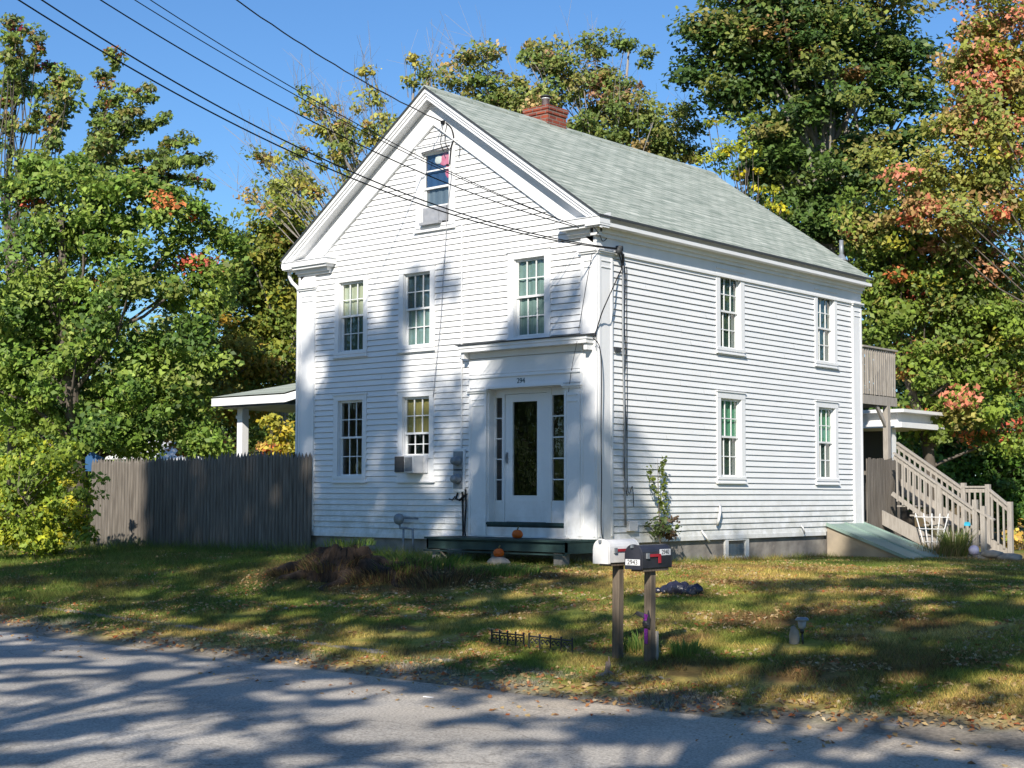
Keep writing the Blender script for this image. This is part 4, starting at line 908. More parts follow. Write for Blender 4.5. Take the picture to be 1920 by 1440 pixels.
# ------------------------------------------------------------------ foliage tools
def norm(a): return a/np.maximum(np.linalg.norm(a, axis=-1, keepdims=True), 1e-9)
def leafmesh(P, size, col, upb=.55, out=None, aspect=.62, droop=0.0):
    n = len(P); nn = norm(rng.normal(size=(n, 3))*.65+np.array([SX*.5, SY*.5, upb])+(0 if out is None else out*.5))
    t = norm(np.cross(nn, rng.normal(size=(n, 3)))); 
    if droop: t = norm(t+np.array([0, 0, -droop]))
    b = np.cross(nn, t); s = (size*rng.uniform(.45, 1.55, n))[:, None]
    tip = P+t*s*.5; base = P-t*s*.5; a = P+b*s*aspect*.5+nn*s*.12-t*s*.06; c = P-b*s*aspect*.5+nn*s*.12-t*s*.06
    V = np.stack([base, a, tip, c], 1).reshape(-1, 3); Fq = np.arange(n*4).reshape(n, 4)
    return V, Fq, np.repeat(col, 4, 0)
def pal(n, entries):
    w_ = np.array([e[1] for e in entries], float); w_ /= w_.sum(); c = np.array([e[0] for e in entries]); return c[rng.choice(len(entries), n, p=w_)]
GREEN = [((.075, .125, .020), 4), ((.10, .155, .028), 3), ((.13, .17, .035), 2), ((.05, .09, .018), 2)]
def tree(name, label, base, lobes, size, dens, palette, clump=.55, per=70, limbs=14, trunk=.25, barkm='bark', group=None, cat='tree', tips=None, twigs=0, upb=.55, shell=.55, jit=.22, clumpz=.6, cls='', trunkpts=None, leafn='crown', seed=0, split=None):
    """lobes: (centre xyz, radii xyz, weight) ; dens = clumps per m2 of shell"""
    global rng
    rng = np.random.default_rng(seed+100)
    e = empty(name, base, label, cat, group)
    dens = dens*1.25; C_, O_ = [], []
    for (c, r, w_) in lobes:
        c = np.array(c, float); r = np.array(r, float)
        area = 4*math.pi*((r[0]*r[1])**1.6/3+(r[0]*r[2])**1.6/3+(r[1]*r[2])**1.6/3)**(1/1.6)
        n = max(3, int(area*dens*w_)); d = norm(rng.normal(size=(n, 3))); q = rng.uniform(0, 1, n)**shell
        C_.append(c+d*r*q[:, None]*(1+.16*rng.normal(size=(n, 1)))); O_.append(d)
    C_ = np.concatenate(C_); O_ = np.concatenate(O_); n = len(C_)
    cc = pal(n, palette); 
    if tips is not None:   # sunny outer sprays turn colour first
        topz = np.percentile(C_[:, 2], 60); m_ = (rng.uniform(size=n) < .55*tips[1]) | ((C_[:, 2] > topz) & (rng.uniform(size=n) < tips[1])); cc[m_] = pal(int(m_.sum()), tips[0])
    fine = size > .13; size = size*(.74 if fine else 1); cs = clump*rng.uniform(.55, 1.35, n); k = rng.poisson(per*(1.75 if fine else 1), n)+4
    idx = np.repeat(np.arange(n), k); N = len(idx)
    dd = norm(rng.normal(size=(N, 3)))*(rng.uniform(0, 1, N)**.45)[:, None]; dd[:, 2] *= clumpz
    P = C_[idx]+dd*cs[idx][:, None]
    own = pal(N, palette); mixr = (rng.uniform(size=(N, 1)) < .18)
    col = np.where(mixr, own, cc[idx])*np.clip(1+jit*rng.normal(size=(N, 1)), .5, 1.7)
    V, Fq, Cc = leafmesh(P, size, col, upb, O_[idx])
    nmesh(leafn, V, Fq, 'leaf', np.clip(Cc*1.55, 0, .9), e)
    # wood
    lo = np.array([l[0] for l in lobes]); top = lo[np.argmax(lo[:, 2])]; b = np.array(base, float); m = MB()
    tp = trunkpts or [b+np.array([0, 0, -.3]), b*.7+top*.3+rng.normal(size=3)*.15, b*.35+top*.65+rng.normal(size=3)*.2, top]
    if trunkpts is None:
        for q in (1,): tp[q][0:2] = b[0:2]*.85+top[0:2]*.15
    m.tube(tp, [trunk, trunk*.72, trunk*.45, trunk*.14][:len(tp)], 9)
    tpa = np.array(tp)
    def ontrunk(t):
        i = min(int(t*(len(tpa)-1)), len(tpa)-2); f_ = t*(len(tpa)-1)-i; return tpa[i]*(1-f_)+tpa[i+1]*f_
    ids = rng.choice(n, min(limbs, n), replace=False)
    for j in ids:
        t = np.clip((C_[j][2]-b[2])/(tpa[-1][2]-b[2])*.72-.02, .18, .95); a = ontrunk(t); d = C_[j]-a; ln = np.linalg.norm(d)
        mid = a+d*.5+np.array([0, 0, -.06*ln])+rng.normal(size=3)*.06*ln; r0 = trunk*.34*(1-.5*t)
        m.tube([a, a*.75+mid*.25+rng.normal(size=3)*.02*ln, mid, C_[j]], [r0, r0*.8, r0*.5, .012], 5, cap=False)
    m.build('trunk', barkm, e, True)
    if twigs:
        m = MB()
        for q in range(twigs):
            j = rng.integers(n); a = C_[j]; dirn = norm(a-(b*.4+top*.6)+np.array([0, 0, 1.2])); ln = rng.uniform(.4, 1.1)
            p1 = a+dirn*ln*.5+rng.normal(size=3)*.12; p2 = a+dirn*ln+rng.normal(size=3)*.2+np.array([0, 0, .2])
            m.tube([a-dirn*.4, p1, p2], [.008, .006, .003], 3, cap=False)
            for s_ in range(2): m.tube([p1, p1+(p2-p1)*.6+rng.normal(size=3)*.25], [.004, .002], 3, cap=False)
        m.build('twigs', barkm, e)
    return e
def PL(d, lst, dz=1.0, depth=None):
    """lobes given as photo outline at a real distance d: (u,v,ru,rv[,weight[,doff]])"""
    out = []
    for l in lst:
        u, v, ru, rv = l[:4]; w_ = l[4] if len(l) > 4 else 1; do = l[5] if len(l) > 5 else 0
        c = dep(u, v, d+do); s = (d+do)/FPX; rr = ru*s; out.append((c, (rr, rr*(depth or 1.0), rv*s), w_))
    return out
def SP(d, lines, r=13, step=15):
    out = []
    for ln in lines:
        for (u0, v0), (u1, v1) in zip(ln, ln[1:]):
            k = max(1, int(math.hypot(u1-u0, v1-v0)/step)); dd = rng.normal()*.5
            for i in range(k): t = i/k; out.append((u0+(u1-u0)*t+rng.normal()*4, v0+(v1-v0)*t+rng.normal()*4, r*rng.uniform(.6, 1.2), r*rng.uniform(.5, 1.0), 1, dd))
    return PL(d, out)
def base_at(u, d): q = dep(u, 930, d); return (float(q[0]), float(q[1]), float(H(q[0], q[1])))
ORG = [((.42, .14, .045), 3), ((.34, .17, .05), 3), ((.48, .10, .06), 1)]
PINK = [((.46, .17, .10), 3), ((.40, .20, .10), 2), ((.30, .22, .08), 3), ((.50, .13, .07), 1)]
YG = [((.19, .21, .030), 3), ((.25, .24, .03), 2), ((.13, .17, .03), 3)]
OLIVE = [((.15, .18, .042), 4), ((.105, .15, .033), 5), ((.21, .21, .055), 1.6), ((.25, .18, .07), .4)]
DKG = [((.045, .085, .020), 4), ((.065, .11, .022), 4), ((.10, .135, .03), 2)]
# left maple
LG = [((.115, .185, .028), 5), ((.18, .24, .042), 4), ((.06, .11, .02), 3), ((.17, .20, .045), 1)]
tree('maple_tree', 'large green maple at the left edge with its lower leaves over the fence', base_at(150, 34),
     SP(34, [[(60, 345), (110, 330), (170, 340)], [(200, 350), (260, 355), (330, 370)], [(300, 380), (345, 385), (385, 420)], [(400, 440), (440, 470), (455, 500)], [(430, 520), (450, 545)], [(20, 350), (0, 330)], [(360, 840), (420, 835)], [(250, 340), (230, 330)]], 20, 22)+PL(34, [(60, 560, 160, 150), (220, 560, 150, 140), (330, 520, 90, 90), (390, 500, 50, 70), (60, 720, 150, 120), (220, 720, 150, 110), (330, 740, 80, 90), (120, 430, 130, 80), (260, 420, 120, 60), (0, 620, 120, 200), (360, 800, 60, 45, 1.2), (90, 360, 100, 70), (200, 370, 70, 40), (330, 650, 90, 90), (380, 560, 60, 60), (400, 700, 50, 50), (230, 790, 80, 50), (160, 820, 60, 40), (240, 835, 70, 26, 1.5), (200, 815, 50, 30, 1.3)]),
     .17, 1.05, LG, .50, 62, 30, .30, group=None, tips=(ORG+LG+LG, .05), seed=1)
tree('maple_tree', 'tall open maple with thin upright sprays and reddish tips at the far left', base_at(20, 36),
     SP(36, [[(212, 92), (200, 150), (190, 210), (172, 300)], [(282, 170), (240, 215), (200, 260), (150, 310)], [(312, 222), (262, 240), (215, 275), (160, 320)], [(350, 258), (300, 285), (240, 300), (170, 330)], [(385, 302), (330, 305), (270, 318), (190, 345)], [(388, 345), (340, 328), (280, 335)], [(345, 300), (290, 320), (230, 345)], [(100, 132), (75, 190), (45, 260)], [(60, 60), (30, 60), (20, 150), (10, 260)], [(148, 150), (125, 205), (85, 280)], [(72, 75), (62, 120), (50, 190)], [(236, 168), (205, 235), (180, 300)], [(110, 135), (100, 200), (100, 280)], [(20, 45), (30, 100), (25, 200)], [(260, 195), (220, 250)], [(320, 350), (260, 350), (200, 370)]], 15, 13)+
     PL(36, [(20, 260, 40, 110, .5), (60, 350, 70, 70, .6), (150, 345, 80, 40, .6), (110, 270, 30, 40, .5), (195, 260, 30, 40, .5), (240, 320, 60, 20, .6), (-20, 200, 30, 140, .5)]),
     .155, 1.6, [((.12, .175, .035), 4), ((.18, .225, .045), 4), ((.09, .12, .04), 3), ((.20, .17, .05), 1)], .22, 17, 60, .13, 'bark', tips=([((.20, .13, .05), 3), ((.26, .11, .05), 2), ((.16, .17, .05), 5), ((.22, .03, .06), .4)], .14), jit=.2, seed=2)
tree('oak_tree', 'rusty brown and green tree rising between the left maple and the house eave', base_at(520, 40),
     PL(40, [(530, 410, 60, 80), (490, 470, 50, 60), (480, 540, 70, 60), (500, 500, 60, 80), (560, 480, 60, 90), (480, 620, 80, 100), (540, 700, 60, 90), (480, 680, 60, 60), (430, 620, 60, 60), (520, 580, 60, 60), (440, 700, 80, 80), (545, 600, 40, 80), (560, 340, 34, 24)]),
     .18, 1.1, [((.16, .18, .03), 4), ((.21, .20, .035), 3), ((.11, .16, .03), 5), ((.24, .17, .04), .6)], .6, 80, 24, .25, 'bark_pale', tips=(YG, .2), seed=3)
tree('oak_tree', 'orange-brown tree showing low between the left maple and the porch roof', base_at(380, 39),
     PL(38, [(330, 650, 70, 50), (420, 660, 80, 60), (470, 760, 70, 50), (380, 740, 90, 60), (300, 700, 60, 40)]),
     .17, 1.2, [((.24, .19, .03), 3), ((.17, .17, .03), 4), ((.12, .15, .03), 3), ((.32, .20, .03), 1)], .5, 60, 14, .2, seed=4)
tree('birch_tree', 'sparse yellow-leaved tree with bare twigs behind the left roof slope', base_at(700, 37),
     PL(37, [(480, 300, 26, 22), (475, 365, 28, 16), (530, 345, 40, 20), (560, 290, 34, 24), (570, 170, 28, 20), (590, 200, 40, 20), (640, 230, 44, 26), (690, 185, 36, 24), (700, 250, 50, 30), (640, 300, 50, 26), (600, 370, 50, 26), (720, 230, 26, 40), (780, 105, 22, 20), (800, 140, 18, 16), (770, 160, 16, 14), (660, 350, 50, 30), (745, 300, 30, 40), (520, 390, 40, 14), (690, 140, 16, 12), (610, 250, 50, 34), (560, 340, 50, 30), (650, 270, 50, 30), (500, 300, 36, 22)]),
     .155, 2.0, [((.32, .28, .06), 3), ((.23, .25, .055), 4), ((.15, .19, .045), 4), ((.32, .20, .07), .8)], .34, 20, 70, .13, 'bark_pale', twigs=140, shell=.8, jit=.2, seed=5)
tree('birch_tree', 'olive and yellow tree standing behind the chimney and ridge', base_at(1120, 41),
     PL(41, [(880, 150, 40, 40), (900, 110, 26, 20), (930, 180, 60, 50), (860, 110, 14, 20), (920, 100, 16, 10), (1000, 110, 40, 40), (1045, 90, 16, 24), (995, 90, 12, 26), (1070, 150, 70, 50), (1110, 100, 30, 30), (1150, 90, 18, 26), (1180, 80, 12, 10), (1140, 170, 70, 60), (1000, 190, 70, 40), (1210, 120, 14, 26), (1190, 220, 80, 60), (1250, 260, 50, 40), (1120, 250, 70, 40), (1200, 290, 60, 30), (1280, 210, 30, 40), (1290, 290, 40, 30), (830, 140, 16, 24)]),
     .16, 2.3, OLIVE, .44, 42, 44, .18, 'bark_pale', twigs=90, shell=.65, jit=.22, tips=([((.34, .24, .10), 2), ((.30, .17, .10), 2), ((.2, .18, .05), 3)], .25), seed=6)
tree('maple_tree', 'very tall dark green maple rising behind the right end of the roof', base_at(1560, 39),
     PL(39, [(1480, 20, 150, 110), (1620, 20, 130, 120), (1400, 120, 110, 90), (1540, 160, 140, 110), (1680, 150, 80, 110), (1330, 60, 60, 60), (1310, 110, 34, 30), (1290, 150, 24, 18), (1370, 170, 60, 50), (1450, 260, 80, 70), (1600, 300, 110, 80), (1700, 280, 60, 90), (1480, 360, 90, 60), (1560, 430, 90, 60), (1640, 420, 80, 70), (1420, 330, 40, 30), (1390, 0, 80, 60), (1560, -80, 190, 60)]),
     .20, 1.0, DKG, .75, 88, 36, .42, 'bark_pale', tips=([((.17, .155, .04), 3), ((.13, .15, .03), 4), ((.22, .13, .05), 1.5)], .30), shell=.5, clumpz=.42, upb=1.0, seed=7)
tree('climbing_vine', 'bright yellow vine leaves behind the far end of the ridge', base_at(1370, 37.5),
     PL(37.5, [(1350, 240, 26, 34), (1330, 290, 34, 24), (1430, 350, 30, 20), (1460, 390, 24, 16), (1380, 270, 30, 30), (1400, 240, 22, 30), (1370, 300, 36, 22), (1410, 290, 20, 26), (1400, 320, 26, 14)]),
     .14, 1.6, [((.42, .36, .02), 3), ((.28, .30, .03), 3), ((.12, .17, .03), 5)], .26, 26, 20, .05, cat='vine', seed=8)
tree('maple_tree', 'salmon and green maple filling the upper right edge of the picture', base_at(2060, 33),
     PL(33, [(1850, 60, 90, 110), (1900, 150, 70, 120), (1820, 120, 60, 90), (1880, 260, 90, 110), (1790, 240, 50, 60), (1830, 330, 100, 80), (1740, 340, 70, 50), (1900, 400, 60, 90), (1700, 390, 50, 40), (1650, 300, 24, 20), (1780, 420, 80, 60), (1840, 200, 80, 90), (1920, 60, 60, 80)]),
     .16, 1.4, [((.23, .225, .05), 4), ((.17, .195, .04), 4), ((.32, .20, .08), 2), ((.12, .14, .03), 2)], .5, 66, 22, .13, 'bark', tips=(PINK+PINK+YG, .46), jit=.2, seed=9)
tree('maple_tree', 'orange-tinged green maple behind the balcony and stairs', base_at(1760, 34.5),
     PL(34.5, [(1740, 470, 110, 90), (1640, 440, 60, 60), (1620, 380, 40, 50), (1860, 520, 90, 110), (1690, 580, 80, 90), (1790, 620, 110, 100), (1890, 680, 70, 90), (1720, 700, 70, 70), (1820, 750, 90, 80), (1650, 520, 30, 60), (1650, 620, 60, 70), (1640, 540, 40, 60), (1680, 450, 50, 50), (1900, 800, 50, 60), (1740, 790, 60, 50), (1850, 640, 90, 90), (1920, 600, 60, 90), (1700, 520, 90, 70), (1800, 520, 100, 80)]),
     .165, 1.45, [((.165, .225, .032), 4), ((.12, .175, .028), 4), ((.22, .20, .05), 2), ((.085, .12, .022), 3)], .52, 66, 18, .18, 'bark', tips=(ORG+PINK+YG, .24), jit=.2, seed=10)
tree('maple_tree', 'bright green tree low behind the staircase at the right edge', base_at(1840, 43),
     PL(43, [(1880, 860, 90, 60), (1780, 850, 70, 50), (1850, 930, 100, 60), (1740, 900, 60, 60), (1920, 940, 60, 60), (1700, 800, 60, 60), (1960, 850, 80, 90), (1800, 780, 80, 50), (1900, 760, 80, 60)]),
     .18, 1.6, [((.08, .17, .025), 4), ((.05, .10, .02), 4), ((.11, .20, .03), 2)], .6, 62, 18, .2, seed=11)
# background wood
bgspec = [(40, 860, 200, 110, LG, 'broad low green tree behind the yellow shrub at the left edge'), (560, 860, 90, 70, OLIVE, 'low olive tree behind the porch post beside the house corner'), (60, 620, 120, 330, DKG, 'dark tree behind the left maple near the left edge'), (300, 700, 150, 200, OLIVE, 'olive tree low behind the left maple above the fence'), (470, 780, 110, 150, DKG, 'dark green tree behind the side porch roof'), (180, 800, 120, 120, LG, 'green tree low behind the yellow shrub and fence'),
          (1880, 600, 130, 330, DKG, 'dark tree deep behind the salmon maple at the right edge'), (1700, 700, 120, 260, DKG, 'dark tree behind the balcony, between the two big maples'), (1500, 250, 90, 120, DKG, 'dark crown filling gaps behind the tall dark maple')]
for i, (u, v, ru, rv, p_, lab) in enumerate(bgspec):
    tree('background_tree', lab, base_at(u, 52), PL(52, [(u, v, ru, rv*.6), (u-ru*.5, v+rv*.3, ru*.7, rv*.5), (u+ru*.5, v+rv*.3, ru*.7, rv*.5), (u, min(v+rv*.6, 900), ru, rv*.35)]), .26, .55, p_, .9, 60, 14, .3, group='trees of the background wood', seed=20+i)
# shrubs
YS = [((.27, .29, .022), 3), ((.17, .225, .025), 5), ((.11, .16, .02), 4), ((.38, .34, .03), 1)]
tree('yellow_shrub', 'broad yellow-green shrub at the left edge in front of the fence end', base_at(70, 27.5),
     PL(27.5, [(60, 900, 90, 60), (110, 860, 55, 40), (20, 860, 60, 50), (130, 930, 50, 60), (60, 980, 100, 50), (130, 990, 34, 34), (0, 960, 60, 80), (150, 900, 24, 30), (50, 1010, 90, 30), (120, 1010, 50, 26), (150, 960, 30, 50), (40, 825, 40, 16)]),
       .095, 3.2, YS, .26, 46, 40, .03, cat='shrub', seed=40)
tree('bush', 'small yellow bush seen under the side porch roof', base_at(530, 33), PL(33, [(530, 810, 34, 34), (510, 790, 20, 14), (545, 835, 24, 16)]), .12, 2.6, [((.38, .30, .03), 3), ((.24, .23, .03), 3)], .28, 40, 8, .03, cat='bush', seed=41)
tree('bush', 'orange-leaved low bush behind the fence left of the porch post', base_at(400, 36), PL(36, [(390, 835, 50, 12), (330, 840, 40, 10), (500, 840, 60, 8)]), .12, 2.0, ORG+[((.4, .28, .06), 3)], .25, 36, 6, .03, cat='bush', seed=42)
tree('bush', 'rounded yellow-orange bush at the far right beyond the stairs', base_at(1905, 33), PL(33, [(1905, 1005, 34, 26), (1940, 1000, 40, 40)]), .12, 2.4, [((.42, .27, .06), 3), ((.30, .27, .06), 3), ((.17, .2, .03), 2)], .28, 40, 6, .03, cat='bush', seed=43)
# climbing sapling by the side wall
b = onX(1240, 1018, .22)
e = tree('wall_sapling', 'young sapling with two tall leafy shoots against the side wall near the corner', (b[0], b[1], -.38),
     [((.24, b[1]-.02, .25), (.24, .26, .16), 1), ((.26, b[1]+.10, .10), (.2, .28, .12), 1)], .062, 12, [((.05, .075, .02), 4), ((.09, .12, .03), 2), ((.08, .05, .03), 1)], .12, 22, 14, .014, cat='sapling', seed=44,
     trunkpts=[np.array([.22, b[1], -.45]), np.array([.2, b[1]-.02, .2]), np.array([.18, b[1]-.03, .9]), np.array([.17, b[1]-.02, 1.28])])
rng = np.random.default_rng(3); pts = []
for (u0, v0, u1, v1) in ((1246, 985, 1245, 862), (1240, 960, 1218, 880)):
    for t in np.linspace(0, 1, 60 if u0 == 1246 else 34): pts.append(onX(u0+(u1-u0)*t+4*math.sin(t*6), v0+(v1-v0)*t, .2)+rng.normal(size=3)*.022)
pts = np.repeat(np.array(pts), 3, 0); pts = pts+rng.normal(size=pts.shape)*.02
Vv, Fq, Cc = leafmesh(pts, .062, pal(len(pts), [((.16, .20, .03), 4), ((.10, .14, .03), 3)]), .3); nmesh('shoot_leaves', Vv, Fq, 'leaf', Cc, e)
def tuft(name, loc, r, h, n, cols, label, cat='grass', kind=None, parentless=True, w_=.012, lean=.6, up=0.0):
    P = np.zeros((n, 3)); a = rng.uniform(0, 2*math.pi, n); q = r*np.sqrt(rng.uniform(0, 1, n)); P[:, 0] = loc[0]+q*np.cos(a); P[:, 1] = loc[1]+q*np.sin(a); P[:, 2] = H(P[:, 0], P[:, 1])+up
    hh = h*rng.uniform(.5, 1.15, n); ln = np.stack([np.cos(a), np.sin(a)], 1)*(hh*lean*rng.uniform(.2, 1, n))[:, None]
    b_ = rng.uniform(0, math.pi, n); wv = np.stack([np.cos(b_), np.sin(b_), np.zeros(n)], 1)*w_/2
    mid = P.copy(); mid[:, :2] += ln*.35; mid[:, 2] += hh*.6; tp = P.copy(); tp[:, :2] += ln; tp[:, 2] += hh*.92
    V = np.stack([P-wv, P+wv, mid+wv*.8, mid-wv*.8, tp], 1).reshape(-1, 3); k = np.arange(n)*5
    Fq = np.concatenate([np.stack([k, k+1, k+2, k+3], 1), np.stack([k+3, k+2, k+4, k+4], 1)[:, :4]])
    me_cols = np.repeat(pal(n, cols)*rng.uniform(.7, 1.25, (n, 1)), 5, 0)
    quads = np.stack([k, k+1, k+2, k+3], 1); tris = np.stack([k+3, k+2, k+4], 1)
    # as triangles only
    T3 = np.concatenate([quads[:, [0, 1, 2]], quads[:, [0, 2, 3]], tris]); o = nmesh(name, V, T3, 'grass', me_cols); return tag(o, label, cat, kind=kind) if kind is None else tag(o, kind=kind)
GG = [((.09, .17, .03), 4), ((.14, .20, .04), 3), ((.20, .22, .06), 1)]
q = onY(1790, 1030, 9.0); tuft('ornamental_grass', (q[0], 9.0), .22, .62, 420, [((.11, .17, .04), 3), ((.22, .24, .06), 2), ((.32, .27, .10), 1)], 'tall clump of ornamental grass in front of the stairs', 'grass clump')
q = onY(1850, 1030, 8.9); tuft('dry_perennials', (q[0]-1.0, 8.8), .55, .32, 700, [((.34, .25, .12), 3), ((.22, .2, .07), 2), ((.14, .17, .04), 2)], 'dry brown and green plants between the trellis and the bulkhead', 'plants', lean=1.0)
tuft('weed_patch', (5.42, -6.35), .16, .20, 170, GG, 'tall grass tuft between the two mailbox posts', 'grass clump')
tuft('weed_patch', (5.93, -6.35), .14, .16, 130, [((.16, .25, .05), 3), ((.22, .26, .07), 2)], 'bright grass tuft at the right of the black mailbox post', 'grass clump')
# wild grass on and around the stump
rng = np.random.default_rng(5)
DRY = [((.24, .16, .07), 3), ((.14, .09, .045), 4), ((.08, .055, .03), 4), ((.15, .16, .05), 2)]
for i, (dx, dy, r, h_, n_, lab, z_, pl_, le) in enumerate(((.85, .65, .75, .24, 900, 'shaggy green weeds growing behind the right side of the stump', .0, GG, .8), (-.1, .2, .36, .13, 160, 'grass sprouting on top of the rotten stump', .29, GG, .8), (2.1, .95, .6, .13, 900, 'green weeds along the slope between stump and platform', .0, GG, .8),
        (.0, -.20, .50, .15, 800, 'dry brown grass hanging over the front of the stump', .14, DRY, 1.6), (.85, .0, .6, .15, 900, 'dry brown grass on the low mound right of the stump', .03, DRY, 1.4), (1.9, .1, .6, .14, 600, 'thin dry grass at the right end of the low mound', .0, DRY, 1.4), (-.75, -.2, .45, .11, 500, 'dry litter and grass at the left foot of the stump', .0, DRY, 1.6))):
    tuft('weed_patch', (sxx+dx, syy+dy), r, h_, n_, pl_, lab, 'weeds', up=z_, lean=le)

# ------------------------------------------------------------------ lawn grass and fallen leaves
def scatter(n, x0, x1, y0, y1, pw, fn=None):
    x = rng.uniform(x0, x1, n); y = rng.uniform(y0, y1, n); v = np.stack([x, y], 1)-CAM[:2]
    dd = v@F[:2]; la = v@RV[:2]; ok = (dd > 5) & (np.abs(la/dd) < .40) & (rng.uniform(size=n) < np.clip((12/np.maximum(dd, 1))**pw, 0, 1))
    inside = (x > -W-.05) & (x < .05) & (y > -.05) & (y < L); ok &= ~inside; ok &= ~((y > -.1) & (x < -W)) 
    if fn is not None: ok &= fn(x, y)
    return x[ok], y[ok]
rng = np.random.default_rng(9)
x, y = scatter(1500000, -14, 10.5, -8.7, 9, 1.6, lambda x, y: (y > edge(x)+.55-.9*(fbm(x*1.3, y*2.0, 23)-.35)) & (fbm(x*3, y*3, 91) > .34))
n = len(x); print('blades', n)
z = H(x, y); gc = groundcol(x, y)
tall = np.clip(1-np.abs(y+.35)/.5, 0, 1)*(x < 0)+(np.clip(1-np.abs(x-.25)/.3, 0, 1))*(y > 0)*(y < 7)*.8
hh = rng.uniform(.022, .065, n)*(1+1.8*tall)*(1+.8*np.clip((-x-1)/4, 0, 1)); a = rng.uniform(0, 2*math.pi, n); b_ = rng.uniform(0, math.pi, n); ww = rng.uniform(.005, .010, n)
P = np.stack([x, y, z-.004], 1); wv = np.stack([np.cos(b_), np.sin(b_), 0*b_], 1)*(ww/2)[:, None]; tp = P+np.stack([np.cos(a)*hh*.7, np.sin(a)*hh*.7, hh], 1)
V = np.stack([P-wv, P+wv, tp], 1).reshape(-1, 3)
gc = gc*rng.uniform(.5, 1.75, (n, 1)); gm = rng.uniform(size=n) < .16+.5*np.clip(tall, 0, 1); gc[gm] = gc[gm]*.3+np.array([.11, .17, .035])*.8
o = nmesh('grass', V, np.arange(3*n).reshape(n, 3), 'grass', np.repeat(np.clip(gc, 0, .8), 3, 0)); tag(o, kind='stuff')
x, y = scatter(150000, -14, 10.5, -9.6, 9, .9, lambda x, y: (fbm(x*1.2, y*1.6, 95)+.35*np.clip(1-np.abs(y+8.1)/.8, 0, 1) > .50))
m_ = (y > edge(x)-.0) | (rng.uniform(size=len(x)) < .06); x = x[m_]; y = y[m_]; n = len(x); print('litter', n)
P = np.stack([x, y, np.maximum(H(x, y), np.where(y < edge(x)+.2, -.995, -9))+.012], 1)
Vv, Fq, Cc = leafmesh(P, .048, pal(n, [((.36, .23, .10), 5), ((.28, .13, .05), 3), ((.48, .34, .16), 3), ((.40, .12, .04), 1.2), ((.50, .40, .26), 1)]), 2.2); o = nmesh('fallen_leaves', Vv, Fq, 'litter', Cc); tag(o, kind='stuff')

# ------------------------------------------------------------------ trees across the road (unseen, crowns shaped to shade the lawn, road and front wall)
ce, se = math.cos(SUN_EL), math.sin(SUN_EL)
hs = np.array([.8795, .476, 0]); us = np.array([-.476*se, .8795*se, ce]); ss = np.array([SX*ce, SY*ce, se])
def AB(P): P = np.asarray(P, float); return P@hs, P@us
def pt(u, v, s):
    if s == 'F': return onY(u, v, -.02)
    if s == 'S': return onX(u, v, .02)
    if s == 'M': return onY(u, v, -6.6)
    if s == 'N': return onY(u, v, -.12)
    return np.array(gp(u, v))
